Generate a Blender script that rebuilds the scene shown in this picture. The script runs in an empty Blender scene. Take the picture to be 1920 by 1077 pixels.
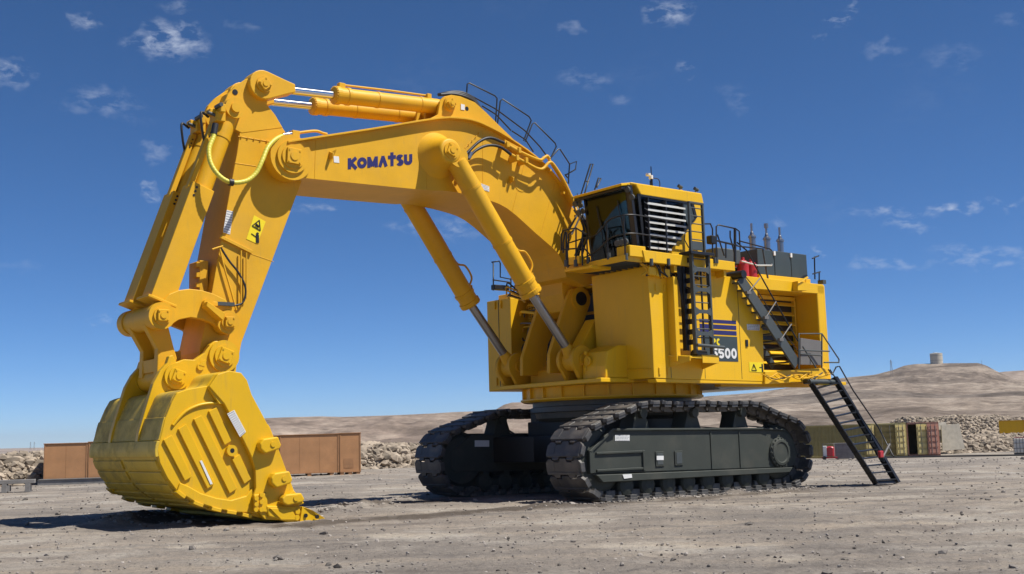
import bpy, bmesh, math, random
import numpy as np
from mathutils import Vector, Matrix, noise
random.seed(7)
RAD = math.radians
S = bpy.context.scene
COL = S.collection

# ------------------------------------------------------------------ camera
CAM_H, FPX, PITCH, ROLL = 1.7, 2152.0, RAD(7.466), RAD(1.591)
_f = Vector((0, math.cos(PITCH), math.sin(PITCH)))
_u0 = Vector((0, -math.sin(PITCH), math.cos(PITCH))); _r0 = Vector((1, 0, 0))
_r = _r0*math.cos(ROLL) - _u0*math.sin(ROLL)
_u = _u0*math.cos(ROLL) + _r0*math.sin(ROLL)
cam_data = bpy.data.cameras.new('camera'); cam = bpy.data.objects.new('camera', cam_data); COL.objects.link(cam)
cam_data.sensor_width = 36; cam_data.lens = 36*FPX/1920; cam_data.clip_end = 20000; cam_data.clip_start = .1
m3 = Matrix((( _r.x, _u.x, -_f.x), (_r.y, _u.y, -_f.y), (_r.z, _u.z, -_f.z)))
cam.matrix_world = Matrix.Translation((0, 0, CAM_H)) @ m3.to_4x4()
S.camera = cam

# ------------------------------------------------------------------ machine frame (x forward, y towards the cab side, z up)
PSI = RAD(51.594)
FM = Vector((-math.sin(PSI), -math.cos(PSI), 0)); NM = Vector((math.cos(PSI), -math.sin(PSI), 0)); ZM = Vector((0, 0, 1))
ORG = Vector((2.9022, 34.6916, 0))
SUN_M = Vector((-.35, .5, 1.0))
SUN = (FM*SUN_M.x + NM*SUN_M.y + ZM*SUN_M.z).normalized()

# ------------------------------------------------------------------ world
S.view_settings.view_transform = 'Standard'; S.view_settings.look = 'None'
S.view_settings.gamma = 1; S.view_settings.exposure = 0.45; S.view_settings.use_curve_mapping = False
W = bpy.data.worlds.new('World'); S.world = W; W.use_nodes = True
nt = W.node_tree; N = nt.nodes; L = nt.links; N.clear()
wout = N.new('ShaderNodeOutputWorld'); bg = N.new('ShaderNodeBackground'); L.new(bg.outputs[0], wout.inputs[0])
sky = N.new('ShaderNodeTexSky'); sky.sky_type = 'NISHITA'; sky.sun_disc = False
sky.sun_elevation = math.asin(SUN.z); sky.sun_rotation = math.atan2(SUN.x, SUN.y)
sky.altitude = 6000; sky.air_density = 1.0; sky.dust_density = 0; sky.ozone_density = 6
bg.inputs[1].default_value = .085

def pix_dir(px, py):
    return (_f + _r*((px-960)/FPX) - _u*((py-538.5)/FPX)).normalized()
tc = N.new('ShaderNodeTexCoord')
def vm(op, a, b=None, out=0):
    n = N.new('ShaderNodeVectorMath'); n.operation = op
    for i, v in ((0, a), (1, b)):
        if v is None: continue
        if hasattr(v, 'links'): L.new(v, n.inputs[i])
        else: n.inputs[i].default_value = v
    return n.outputs[out]
def mt(op, a, b=None, c=None, clamp=False):
    n = N.new('ShaderNodeMath'); n.operation = op; n.use_clamp = clamp
    for i, v in ((0, a), (1, b), (2, c)):
        if v is None: continue
        if hasattr(v, 'links'): L.new(v, n.inputs[i])
        else: n.inputs[i].default_value = v
    return n.outputs[0]
dirv = tc.outputs['Generated']
n1 = N.new('ShaderNodeTexNoise'); n1.inputs['Scale'].default_value = 58; n1.inputs['Detail'].default_value = 7; n1.inputs['Roughness'].default_value = .62
n1.inputs['Distortion'].default_value = .25
mp = N.new('ShaderNodeMapping'); mp.inputs['Scale'].default_value = (1, 1, 2.2); L.new(dirv, mp.inputs[0]); L.new(mp.outputs[0], n1.inputs['Vector'])
wisps = [(320, 80, 60, 34, 1), (345, 60, 34, 18, .8), (157, 36, 20, 12, .8), (18, 130, 30, 26, .9), (185, 198, 60, 20, .55), (235, 210, 40, 18, .35),
         (290, 285, 36, 22, .6), (278, 352, 20, 16, .9), (1252, 20, 44, 28, .9), (1562, 24, 26, 16, .9), (1068, 55, 18, 14, .5), (1290, 142, 20, 14, .6),
         (1095, 152, 42, 16, .5), (1640, 98, 34, 18, .4), (1518, 64, 14, 12, .6), (1380, 180, 34, 18, .3), (1780, 105, 50, 18, .3), (1680, 392, 70, 10, .75),
         (1783, 385, 46, 9, .95), (1890, 372, 46, 11, .8), (1700, 420, 44, 9, .7), (1567, 462, 18, 8, .8), (1462, 420, 26, 8, .5), (1860, 470, 90, 16, .65),
         (1670, 497, 60, 9, .6), (1850, 494, 90, 10, .6), (595, 382, 44, 9, .6), (750, 432, 40, 16, .6), (860, 420, 60, 24, .5), (552, 398, 22, 12, .4),
         (196, 592, 22, 8, .6), (1170, 182, 30, 14, .3), (1900, 44, 30, 14, .35), (30, 510, 40, 14, .25), (455, 50, 20, 10, .3), (325, 8, 30, 12, .5)]
nw = N.new('ShaderNodeTexNoise'); nw.inputs['Scale'].default_value = 17; nw.inputs['Detail'].default_value = 4; nw.inputs['Roughness'].default_value = .6; L.new(dirv, nw.inputs['Vector'])
warp = vm('ADD', dirv, vm('MULTIPLY', vm('SUBTRACT', nw.outputs['Color'], (.5, .5, .5)), (.075, .075, .05)))
acc = None
for (px, py, a, b, s) in wisps:
    c = pix_dir(px, py)
    d = vm('SUBTRACT', warp, tuple(c))
    dx = mt('MULTIPLY', vm('DOT_PRODUCT', d, tuple(_r), 1), FPX/(a*1.15)); dy = mt('MULTIPLY', vm('DOT_PRODUCT', d, tuple(_u), 1), FPX/(b*1.25))
    q = mt('SUBTRACT', 1.0, mt('ADD', mt('MULTIPLY', dx, dx), mt('MULTIPLY', dy, dy)), None, True)
    q = mt('MULTIPLY', q, s)
    acc = q if acc is None else mt('MAXIMUM', acc, q)
n2 = N.new('ShaderNodeTexNoise'); n2.inputs['Scale'].default_value = 5; n2.inputs['Detail'].default_value = 3; L.new(mp.outputs[0], n2.inputs['Vector'])
field = mt('MULTIPLY', mt('SUBTRACT', n2.outputs[0], .60, None, True), .8)
acc = mt('MAXIMUM', acc, field)
nz = mt('MULTIPLY', mt('SUBTRACT', n1.outputs[0], .43, None, True), 5.0)
cl = mt('MULTIPLY', mt('MULTIPLY', mt('POWER', acc, 1.2), nz), .52, None, True)
cmix = N.new('ShaderNodeMix'); cmix.data_type = 'RGBA'; L.new(cl, cmix.inputs['Factor'])
hsv = N.new('ShaderNodeHueSaturation'); hsv.inputs['Saturation'].default_value = 1.13; hsv.inputs['Value'].default_value = 1.03; L.new(sky.outputs[0], hsv.inputs['Color'])
L.new(hsv.outputs[0], cmix.inputs['A']); cmix.inputs['B'].default_value = (5.4, 6.0, 7.2, 1)
L.new(cmix.outputs['Result'], bg.inputs[0])

sd = bpy.data.lights.new('sun', 'SUN'); sd.energy = 4.6; sd.angle = RAD(.53); sd.color = (1, .955, .88)
so = bpy.data.objects.new('sun', sd); COL.objects.link(so)
so.rotation_euler = SUN.to_track_quat('Z', 'Y').to_euler(); so.location = (0, 0, 60)

# ------------------------------------------------------------------ materials
def mat(name, col, rough=.5, metal=0, var=.08, scale=3, bump=0, bscale=40, dust=0, dustcol=(.36, .29, .22), spec=.5, island=0, dlo=.5, dhi=.78):
    m = bpy.data.materials.new(name); m.use_nodes = True; t = m.node_tree; n = t.nodes; l = t.links
    b = n['Principled BSDF']; b.inputs['Roughness'].default_value = rough; b.inputs['Metallic'].default_value = metal
    b.inputs['Specular IOR Level'].default_value = spec
    co = n.new('ShaderNodeTexCoord').outputs['Object']
    x = n.new('ShaderNodeTexNoise'); x.inputs['Scale'].default_value = scale; x.inputs['Detail'].default_value = 6; x.inputs['Roughness'].default_value = .6
    l.new(co, x.inputs['Vector'])
    r = n.new('ShaderNodeMapRange'); r.inputs[1].default_value = .3; r.inputs[2].default_value = .7
    r.inputs[3].default_value = 1-var; r.inputs[4].default_value = 1+var; l.new(x.outputs[0], r.inputs[0])
    mul = n.new('ShaderNodeMix'); mul.data_type = 'RGBA'; mul.blend_type = 'MULTIPLY'; mul.inputs['Factor'].default_value = 1
    mul.inputs['A'].default_value = (*col, 1); l.new(r.outputs[0], mul.inputs['B'])
    out = mul.outputs['Result']
    if island:
        g = n.new('ShaderNodeNewGeometry'); r2 = n.new('ShaderNodeMapRange'); r2.inputs[3].default_value = 1-island; r2.inputs[4].default_value = 1+island
        l.new(g.outputs['Random Per Island'], r2.inputs[0])
        m2 = n.new('ShaderNodeMix'); m2.data_type = 'RGBA'; m2.blend_type = 'MULTIPLY'; m2.inputs['Factor'].default_value = 1
        l.new(out, m2.inputs['A']); l.new(r2.outputs[0], m2.inputs['B']); out = m2.outputs['Result']
    if dust and spec == .35:
        mp_ = n.new('ShaderNodeMapping'); mp_.inputs['Scale'].default_value = (5, 5, .45); l.new(co, mp_.inputs[0])
        sx = n.new('ShaderNodeTexNoise'); sx.inputs['Scale'].default_value = 1.6; sx.inputs['Detail'].default_value = 8; sx.inputs['Roughness'].default_value = .7; l.new(mp_.outputs[0], sx.inputs['Vector'])
        sr = n.new('ShaderNodeMapRange'); sr.inputs[1].default_value = .56; sr.inputs[2].default_value = .74; sr.inputs[4].default_value = .30; l.new(sx.outputs[0], sr.inputs[0])
        sm_ = n.new('ShaderNodeMix'); sm_.data_type = 'RGBA'; l.new(sr.outputs[0], sm_.inputs['Factor']); l.new(out, sm_.inputs['A']); sm_.inputs['B'].default_value = (.34, .22, .07, 1); out = sm_.outputs['Result']
    if dust:
        y = n.new('ShaderNodeTexNoise'); y.inputs['Scale'].default_value = scale*.45; y.inputs['Detail'].default_value = 9; y.inputs['Roughness'].default_value = .72
        l.new(co, y.inputs['Vector'])
        rr = n.new('ShaderNodeMapRange'); rr.inputs[1].default_value = dlo; rr.inputs[2].default_value = dhi; rr.inputs[4].default_value = dust; l.new(y.outputs[0], rr.inputs[0])
        md = n.new('ShaderNodeMix'); md.data_type = 'RGBA'; l.new(rr.outputs[0], md.inputs['Factor']); l.new(out, md.inputs['A']); md.inputs['B'].default_value = (*dustcol, 1)
        out = md.outputs['Result']
        ra = n.new('ShaderNodeMath'); ra.operation = 'MULTIPLY_ADD'; l.new(rr.outputs[0], ra.inputs[0]); ra.inputs[1].default_value = .4; ra.inputs[2].default_value = rough
        l.new(ra.outputs[0], b.inputs['Roughness'])
    l.new(out, b.inputs['Base Color'])
    if bump:
        z = n.new('ShaderNodeTexNoise'); z.inputs['Scale'].default_value = bscale; z.inputs['Detail'].default_value = 8; l.new(co, z.inputs['Vector'])
        bp = n.new('ShaderNodeBump'); bp.inputs['Strength'].default_value = bump; bp.inputs['Distance'].default_value = .03; l.new(z.outputs[0], bp.inputs['Height'])
        l.new(bp.outputs[0], b.inputs['Normal'])
    return m
YEL = (.70, .375, .010)
M_Y = mat('yellow_paint', YEL, .5, var=.08, scale=1.2, bump=.07, bscale=6, dust=.28, dustcol=(.46, .30, .08), spec=.35)
M_YS = mat('yellow_paint_house', (.80, .46, .010), .42, var=.04, scale=1.2, bump=.06, bscale=5, dust=.2, dustcol=(.52, .34, .12), spec=.35)
M_B = mat('bucket_paint', (.70, .41, .008), .38, var=.04, scale=1.5, bump=.05, bscale=5, dust=.22, dustcol=(.40, .28, .10), spec=.35)
M_BS = mat('bucket_back_paint', (.60, .40, .03), .5, var=.12, scale=1.6, bump=.1, bscale=9, dust=.8, dustcol=(.13, .105, .06), dlo=.46, dhi=.66)
M_STEEL = mat('chrome_rod', (.72, .72, .73), .16, 1, var=.03)
M_ROD2 = mat('oiled_rod', (.30, .30, .31), .3, .85, var=.08)
M_DK = mat('dark_grey_paint', (.060, .070, .070), .5, var=.1, scale=1.5, dust=.25, dustcol=(.14, .125, .11), bump=.05)
M_FR = mat('track_frame_paint', (.048, .054, .046), .62, var=.12, scale=1.5, dust=.45, dustcol=(.13, .118, .095), bump=.06, spec=.28)
M_SHOE = mat('track_shoe_steel', (.095, .092, .088), .48, .35, var=.2, scale=2.5, dust=.8, dustcol=(.27, .23, .185), bump=.15, bscale=18)
M_BLK = mat('black_paint', (.012, .012, .013), .4, var=.1)
M_RUB = mat('black_hose', (.018, .018, .02), .5, var=.1)
M_HOSE = mat('yellow_hose', (.62, .55, .06), .45, var=.1)
M_RED = mat('red_paint', (.42, .025, .03), .35, var=.06)
M_TANK = mat('slate_tank_paint', (.045, .060, .062), .45, var=.06, dust=.1, dustcol=(.16, .15, .14))
M_WH = mat('white_label', (.72, .72, .70), .6, var=.05)
M_LINE = mat('label_print', (.25, .26, .28), .6)
M_NAVY = mat('navy_decal', (.025, .022, .12), .4, var=.03)
M_SIGN = mat('yellow_sign', (.85, .66, .01), .4, var=.02)
M_SLAT = mat('louver_white', (.62, .62, .58), .45, var=.04)
M_GREY = mat('grey_panel', (.16, .15, .14), .5, var=.05)
M_SKIN = mat('seat_cloth', (.05, .05, .06), .8)
def glass_mat():
    m = bpy.data.materials.new('cab_glass'); m.use_nodes = True; t = m.node_tree; n = t.nodes; l = t.links; n.clear()
    o = n.new('ShaderNodeOutputMaterial'); g = n.new('ShaderNodeBsdfGlossy'); g.inputs['Roughness'].default_value = .03; g.inputs['Color'].default_value = (.8, .9, .95, 1)
    tr = n.new('ShaderNodeBsdfTransparent'); tr.inputs[0].default_value = (.16, .27, .29, 1)
    mx = n.new('ShaderNodeMixShader'); fr = n.new('ShaderNodeFresnel'); fr.inputs[0].default_value = 1.4
    l.new(fr.outputs[0], mx.inputs[0]); l.new(tr.outputs[0], mx.inputs[1]); l.new(g.outputs[0], mx.inputs[2]); l.new(mx.outputs[0], o.inputs[0])
    return m
M_GLASS = glass_mat()

# ------------------------------------------------------------------ mesh helpers
class MB:
    def __init__(s): s.v = []; s.f = []; s.sm = []
    def add(s, v, f, smooth=False):
        o = len(s.v); s.v += [tuple(p) for p in v]; s.f += [tuple(i+o for i in q) for q in f]; s.sm += [smooth]*len(f); return s
    def box(s, x0, x1, y0, y1, z0, z1):
        x0, x1 = sorted((x0, x1)); y0, y1 = sorted((y0, y1)); z0, z1 = sorted((z0, z1))
        v = [(x0,y0,z0),(x1,y0,z0),(x1,y1,z0),(x0,y1,z0),(x0,y0,z1),(x1,y0,z1),(x1,y1,z1),(x0,y1,z1)]
        return s.add(v, [(0,3,2,1),(4,5,6,7),(0,1,5,4),(1,2,6,5),(2,3,7,6),(3,0,4,7)])
    def prism(s, pts, y0, y1):      # polygon in x,z swept along y
        y0, y1 = sorted((y0, y1)); n = len(pts)
        a = sum(pts[i][0]*pts[(i+1) % n][1]-pts[(i+1) % n][0]*pts[i][1] for i in range(n))
        if a < 0: pts = pts[::-1]
        v = [(p[0], y0, p[1]) for p in pts] + [(p[0], y1, p[1]) for p in pts]
        f = [tuple(range(n)), tuple(range(2*n-1, n-1, -1))] + [(i, i+n, (i+1) % n+n, (i+1) % n) for i in range(n)]
        return s.add(v, f)
    def prism_z(s, pts, z0, z1):
        n = len(pts); a = sum(pts[i][0]*pts[(i+1) % n][1]-pts[(i+1) % n][0]*pts[i][1] for i in range(n))
        if a < 0: pts = pts[::-1]
        v = [(p[0], p[1], z0) for p in pts] + [(p[0], p[1], z1) for p in pts]
        return s.add(v, [tuple(range(n-1, -1, -1)), tuple(range(n, 2*n))] + [(i, (i+1) % n, (i+1) % n+n, i+n) for i in range(n)])
    def cyl(s, a, b, r0, r1=None, n=20, smooth=True, caps=True):
        a = Vector(a); b = Vector(b); r1 = r0 if r1 is None else r1
        d = (b-a).normalized(); t = d.orthogonal().normalized(); w = d.cross(t)
        v = []
        for p, r in ((a, r0), (b, r1)):
            for i in range(n):
                c, q = math.cos(2*math.pi*i/n), math.sin(2*math.pi*i/n); v.append(p+t*c*r+w*q*r)
        s.add(v, [(i, (i+1) % n, (i+1) % n+n, i+n) for i in range(n)], smooth)
        if caps: s.add(v, [tuple(range(n-1, -1, -1)), tuple(range(n, 2*n))])
        return s
    def lathe(s, a, d, prof, n=24):  # prof: (distance along d, radius)
        a = Vector(a); d = Vector(d).normalized(); t = d.orthogonal().normalized(); w = d.cross(t); v = []
        for (h, r) in prof:
            for i in range(n):
                c, q = math.cos(2*math.pi*i/n), math.sin(2*math.pi*i/n); v.append(a+d*h+t*c*r+w*q*r)
        m = len(prof)
        for k in range(m-1):
            s.add([], [])
        o = len(s.v); s.v += [tuple(p) for p in v]
        for k in range(m-1):
            for i in range(n):
                s.f.append((o+k*n+i, o+k*n+(i+1) % n, o+(k+1)*n+(i+1) % n, o+(k+1)*n+i)); s.sm.append(False)
        s.f.append(tuple(o+i for i in range(n-1, -1, -1))); s.f.append(tuple(o+(m-1)*n+i for i in range(n))); s.sm += [False, False]
        return s
    def tube(s, pts, r, n=8, rib=None, closed=False):
        P = [Vector(p) for p in pts]; m = len(P); v = []; up = None
        for k in range(m):
            d = (P[min(k+1, m-1)]-P[max(k-1, 0)]).normalized()
            if up is None: up = d.orthogonal().normalized()
            up = (up-d*up.dot(d)); up = up.normalized() if up.length > 1e-5 else d.orthogonal().normalized()
            w = d.cross(up); rr = r*(rib[k] if rib else 1)
            for i in range(n):
                c, q = math.cos(2*math.pi*i/n), math.sin(2*math.pi*i/n); v.append(P[k]+up*c*rr+w*q*rr)
        f = [(k*n+i, k*n+(i+1) % n, (k+1)*n+(i+1) % n, (k+1)*n+i) for k in range(m-1) for i in range(n)]
        s.add(v, f, True); s.add([v[i] for i in range(n)], [tuple(range(n-1, -1, -1))]); s.add(v[-n:], [tuple(range(n))])
        return s
    def slab(s, quad, off):       # 3-D polygon given thickness vector
        off = Vector(off); q = [Vector(p) for p in quad]; n = len(q); v = q+[p+off for p in q]
        nn = (q[1]-q[0]).cross(q[2]-q[0])
        f = [tuple(range(n)), tuple(range(2*n-1, n-1, -1))] + [(i, i+n, (i+1) % n+n, (i+1) % n) for i in range(n)]
        if nn.dot(off) > 0: f = [t[::-1] for t in f]
        return s.add(v, f)
    def build(s, name, m, parent=None, bevel=0, seg=2, props=None):
        me = bpy.data.meshes.new(name); me.from_pydata(s.v, [], s.f); me.validate(clean_customdata=False)
        if len(me.polygons) == len(s.sm): me.polygons.foreach_set('use_smooth', s.sm)
        me.materials.append(m); me.update()
        o = bpy.data.objects.new(name, me); COL.objects.link(o)
        if parent: o.parent = parent
        if bevel:
            b = o.modifiers.new('bevel', 'BEVEL'); b.width = bevel; b.segments = seg; b.limit_method = 'ANGLE'; b.angle_limit = RAD(35); b.use_clamp_overlap = True
        if props:
            for k, v in props.items(): o[k] = v
        return o
def tag(o, label=None, cat=None, group=None, kind=None):
    if label: o['label'] = label
    if cat: o['category'] = cat
    if group: o['group'] = group
    if kind: o['kind'] = kind
    return o
def empty(name, loc=(0, 0, 0), rz=0, parent=None):
    o = bpy.data.objects.new(name, None); COL.objects.link(o); o.location = loc; o.rotation_euler = (0, 0, rz); o.empty_display_size = .3
    if parent: o.parent = parent
    return o
def copy_part(o, parent=None):
    c = o.copy(); COL.objects.link(c); c.parent = parent or o.parent; return c
def smooth_pts(pts, k=6):         # Catmull-Rom through the points
    P = [Vector(p) for p in pts]; P = [P[0]*2-P[1]]+P+[P[-1]*2-P[-2]]; out = []
    for i in range(1, len(P)-2):
        for j in range(k):
            t = j/k; a, b, c, d = P[i-1], P[i], P[i+1], P[i+2]
            out.append(.5*((2*b)+(-a+c)*t+(2*a-5*b+4*c-d)*t*t+(-a+3*b-3*c+d)*t**3))
    out.append(P[-2]); return out

# survey helper: a sight line of the surveyed photograph met with a plane of the machine
EYE = Vector((0, 0, CAM_H))
def sight(px, py): return _f + _r*((px-960)/FPX) - _u*((py-538.5)/FPX)
def ay(px, py, y):
    d = sight(px, py); t = ((ORG-EYE).dot(NM)+y)/d.dot(NM); v = EYE+d*t-ORG; return (v.dot(FM), v.z)
def ay3(px, py, y): a = ay(px, py, y); return (a[0], y, a[1])
def ax3(px, py, x):
    d = sight(px, py); t = ((ORG-EYE).dot(FM)+x)/d.dot(FM); v = EYE+d*t-ORG; return (x, v.dot(NM), v.z)
def az3(px, py, z):
    d = sight(px, py); t = (z-CAM_H)/d.z; v = EYE+d*t-ORG; return (v.dot(FM), v.dot(NM), z)
def ays(pts, y): return [ay(*p, y) for p in pts]
def gw(px, py, z=0):
    d = sight(px, py); t = (z-CAM_H)/d.z; return EYE+d*t
def wat(px, py, dist):            # world point at a horizontal distance
    d = sight(px, py); t = dist/math.hypot(d.x, d.y); return EYE+d*t

# ------------------------------------------------------------------ ground
def sst(a, b, x):
    t = max(0, min(1, (x-a)/(b-a))); return t*t*(3-2*t)
def ground_h(x, y, detail=True):
    d = math.hypot(x, y)
    z = -.65*sst(50, 95, d)*sst(0, 28, x)
    z += .05*noise.noise((x*.09, y*.09, 0))*sst(6, 20, d)
    if detail and d < 80:
        a = .032 if d > 3 else .02
        z += a*noise.noise((x*.9, y*.9, 3)) + a*.8*noise.noise((x*3.1, y*3.1, 7))+a*.45*noise.noise((x*9, y*9, 1))
    return z
RUTS = [((-9, 16), (14, 20), .35), ((-9, 18), (14, 21.8), .35), ((-3, 9), (10, 27), .3), ((-1.2, 8.6), (11.8, 26.6), .3), ((-14, 27), (3, 25), .3), ((9, 14), (20, 48), .35), ((11, 13.6), (22, 47.6), .35)]
def rut(x, y):
    z = 0
    for (a, b_, w) in RUTS:
        dx, dy = b_[0]-a[0], b_[1]-a[1]; l = math.hypot(dx, dy); u = ((x-a[0])*dx+(y-a[1])*dy)/l; v = ((x-a[0])*dy-(y-a[1])*dx)/l+.25*noise.noise((u*.15, a[0], 0))
        if -1 < u < l+1 and abs(v) < 1:
            e = sst(-1, 1.5, u)*sst(-1, 1.5, l-u)
            z += e*(-.022*math.exp(-(v/w)**2)+.014*math.exp(-((abs(v)-w*1.5)/.12)**2)+(.006*(1 if math.sin(u*22+abs(v)*6) > .2 else 0) if abs(v) < w else 0))
    return z
def dark_ground(x, y):
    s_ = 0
    for (p, q, w, k) in DARK_STRIPS:
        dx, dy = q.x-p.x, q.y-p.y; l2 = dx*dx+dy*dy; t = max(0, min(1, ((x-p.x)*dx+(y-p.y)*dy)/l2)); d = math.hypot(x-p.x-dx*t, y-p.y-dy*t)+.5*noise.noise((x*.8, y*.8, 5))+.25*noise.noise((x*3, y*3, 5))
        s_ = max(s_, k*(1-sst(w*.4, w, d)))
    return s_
def pile(x, y, piles):
    return sum(h*math.exp(-((x-cx)**2+(y-cy)**2)/(2*r*r)) for cx, cy, r, h in piles)
PILES = []
for (px, py, r, h) in [(250, 978, .55, .16), (205, 984, .4, .12), (300, 972, .5, .12), (345, 985, .4, .08), (620, 962, .35, .10), (1290, 928, .3, .12), (1380, 925, .25, .08),
                       (700, 948, .5, .1), (760, 940, .5, .1), (1040, 950, .4, .08), (660, 951, .4, .06)]:
    g = gw(px, py); PILES.append((g.x, g.y, r, h))
DARK_STRIPS = [(gw(590, 982), gw(1060, 948), .9, .85), (gw(190, 975), gw(560, 988), .7, .9), (gw(1100, 950), gw(1500, 922), .55, .7), (gw(1500, 915), gw(1640, 912), .6, .8), (gw(700, 948), gw(850, 938), .8, .8)]  # strips along which the ground is coloured darker and roughened
SV = []
vs = []; rr = [0.6]
while rr[-1] < 9000: rr.append(rr[-1]*(1.0125 if rr[-1] < 75 else 1.06))
angs = list(np.linspace(-32, 32, 420)) + list(np.linspace(33, 327, 70))
angs = [a for a in angs]
for r in rr:
    for a in angs:
        x = r*math.sin(RAD(a)); y = r*math.cos(RAD(a)); z = ground_h(x, y, abs(a) < 33)
        if 15 < r < 45 and abs(a) < 33:
            p = pile(x, y, PILES)
            if p > .01: z += p*(1+.9*noise.noise((x*4, y*4, 2)))
            elif p > .002: z += p
        sl = 0
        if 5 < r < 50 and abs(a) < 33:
            z += rut(x, y); sl = dark_ground(x, y); z += sl*.05*abs(noise.noise((x*2.2, y*2.2, 9)))
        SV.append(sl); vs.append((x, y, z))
na = len(angs); fs = []
for i in range(len(rr)-1):
    for j in range(na):
        k = (j+1) % na
        fs.append((i*na+j, i*na+k, (i+1)*na+k, (i+1)*na+j))
fs.append(tuple(range(na-1, -1, -1)))
vs = [(-0 + v[0], v[1], v[2]) for v in vs]
fs = [f[::-1] for f in fs]
def ground_mat():
    m = bpy.data.materials.new('gravel_dirt'); m.use_nodes = True; t = m.node_tree; n = t.nodes; l = t.links
    b = n['Principled BSDF']; b.inputs['Roughness'].default_value = .95; b.inputs['Specular IOR Level'].default_value = .15
    co = n.new('ShaderNodeTexCoord').outputs['Object']
    def nz(sc, det=8, ro=.6, vec=None, scale3=None):
        x = n.new('ShaderNodeTexNoise'); x.inputs['Scale'].default_value = sc; x.inputs['Detail'].default_value = det; x.inputs['Roughness'].default_value = ro
        if scale3:
            mpp = n.new('ShaderNodeMapping'); mpp.inputs['Scale'].default_value = scale3; mpp.inputs['Rotation'].default_value = (0, 0, RAD(12)); l.new(co, mpp.inputs[0]); l.new(mpp.outputs[0], x.inputs['Vector'])
        else: l.new(co, x.inputs['Vector'])
        return x.outputs[0]
    def ramp(src, pts):
        r = n.new('ShaderNodeValToRGB'); l.new(src, r.inputs[0]); e = r.color_ramp.elements
        e[0].position, e[0].color = pts[0][0], (*pts[0][1], 1); e[1].position, e[1].color = pts[-1][0], (*pts[-1][1], 1)
        for p, c in pts[1:-1]: q = e.new(p); q.color = (*c, 1)
        return r.outputs[0]
    def mix(a, bb, f, mode='MIX'):
        x = n.new('ShaderNodeMix'); x.data_type = 'RGBA'; x.blend_type = mode
        for s_, v in (('Factor', f), ('A', a), ('B', bb)):
            if hasattr(v, 'links'): l.new(v, x.inputs[s_])
            else: x.inputs[s_].default_value = v if s_ == 'Factor' else (*v, 1)
        return x.outputs['Result']
    base = ramp(nz(.16, 6), [(.3, (.185, .168, .150)), (.45, (.235, .208, .180)), (.58, (.285, .248, .208)), (.72, (.35, .312, .265))])
    pale = ramp(nz(.33, 7, .65), [(.50, (0, 0, 0)), (.64, (1, 1, 1))])
    c0_ = mix(base, (.40, .365, .315), pale)
    base = mix(base, c0_, .75)
    streak = ramp(nz(1.0, 6, .6, scale3=(.12, 1.1, 1)), [(.32, (.66, .65, .66)), (.5, (1, 1, 1)), (.68, (1.25, 1.2, 1.12))])
    c = mix(base, streak, .9, 'MULTIPLY')
    fine = ramp(nz(11, 10, .8), [(.3, (.50, .50, .51)), (.5, (1, 1, 1)), (.7, (1.42, 1.38, 1.32))])
    c = mix(c, fine, .8, 'MULTIPLY')
    vor = n.new('ShaderNodeTexVoronoi'); vor.inputs['Scale'].default_value = 17; l.new(co, vor.inputs['Vector'])
    peb = n.new('ShaderNodeMapRange'); l.new(vor.outputs['Distance'], peb.inputs[0]); peb.inputs[1].default_value = .12; peb.inputs[2].default_value = .26; peb.inputs[3].default_value = 1; peb.inputs[4].default_value = 0
    sel = n.new('ShaderNodeSeparateColor'); l.new(vor.outputs['Color'], sel.inputs[0])
    gt = n.new('ShaderNodeMath'); gt.operation = 'GREATER_THAN'; gt.inputs[1].default_value = .84; l.new(sel.outputs[0], gt.inputs[0])
    pm = n.new('ShaderNodeMath'); pm.operation = 'MULTIPLY'; l.new(peb.outputs[0], pm.inputs[0]); l.new(gt.outputs[0], pm.inputs[1])
    pc = ramp(sel.outputs[1], [(0, (.10, .095, .09)), (.5, (.2, .18, .16)), (1, (.42, .38, .33))])
    c = mix(c, pc, pm.outputs[0])
    at = n.new('ShaderNodeAttribute'); at.attribute_name = 'dark_ground'
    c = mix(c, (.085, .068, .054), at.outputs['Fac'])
    l.new(c, b.inputs['Base Color'])
    h = n.new('ShaderNodeMath'); h.operation = 'MULTIPLY_ADD'; l.new(pm.outputs[0], h.inputs[0]); h.inputs[1].default_value = .8; l.new(nz(9, 10, .75), h.inputs[2])
    bp = n.new('ShaderNodeBump'); bp.inputs['Strength'].default_value = .9; bp.inputs['Distance'].default_value = .07; l.new(h.outputs[0], bp.inputs['Height'])
    l.new(bp.outputs[0], b.inputs['Normal'])
    return m
M_G = ground_mat()
me = bpy.data.meshes.new('ground'); me.from_pydata(vs, [], fs); me.materials.append(M_G); me.polygons.foreach_set('use_smooth', [True]*len(fs)); me.update()
at_ = me.attributes.new('dark_ground', 'FLOAT', 'POINT'); at_.data.foreach_set('value', SV)
ground = bpy.data.objects.new('ground', me); COL.objects.link(ground); tag(ground, kind='structure')

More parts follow.
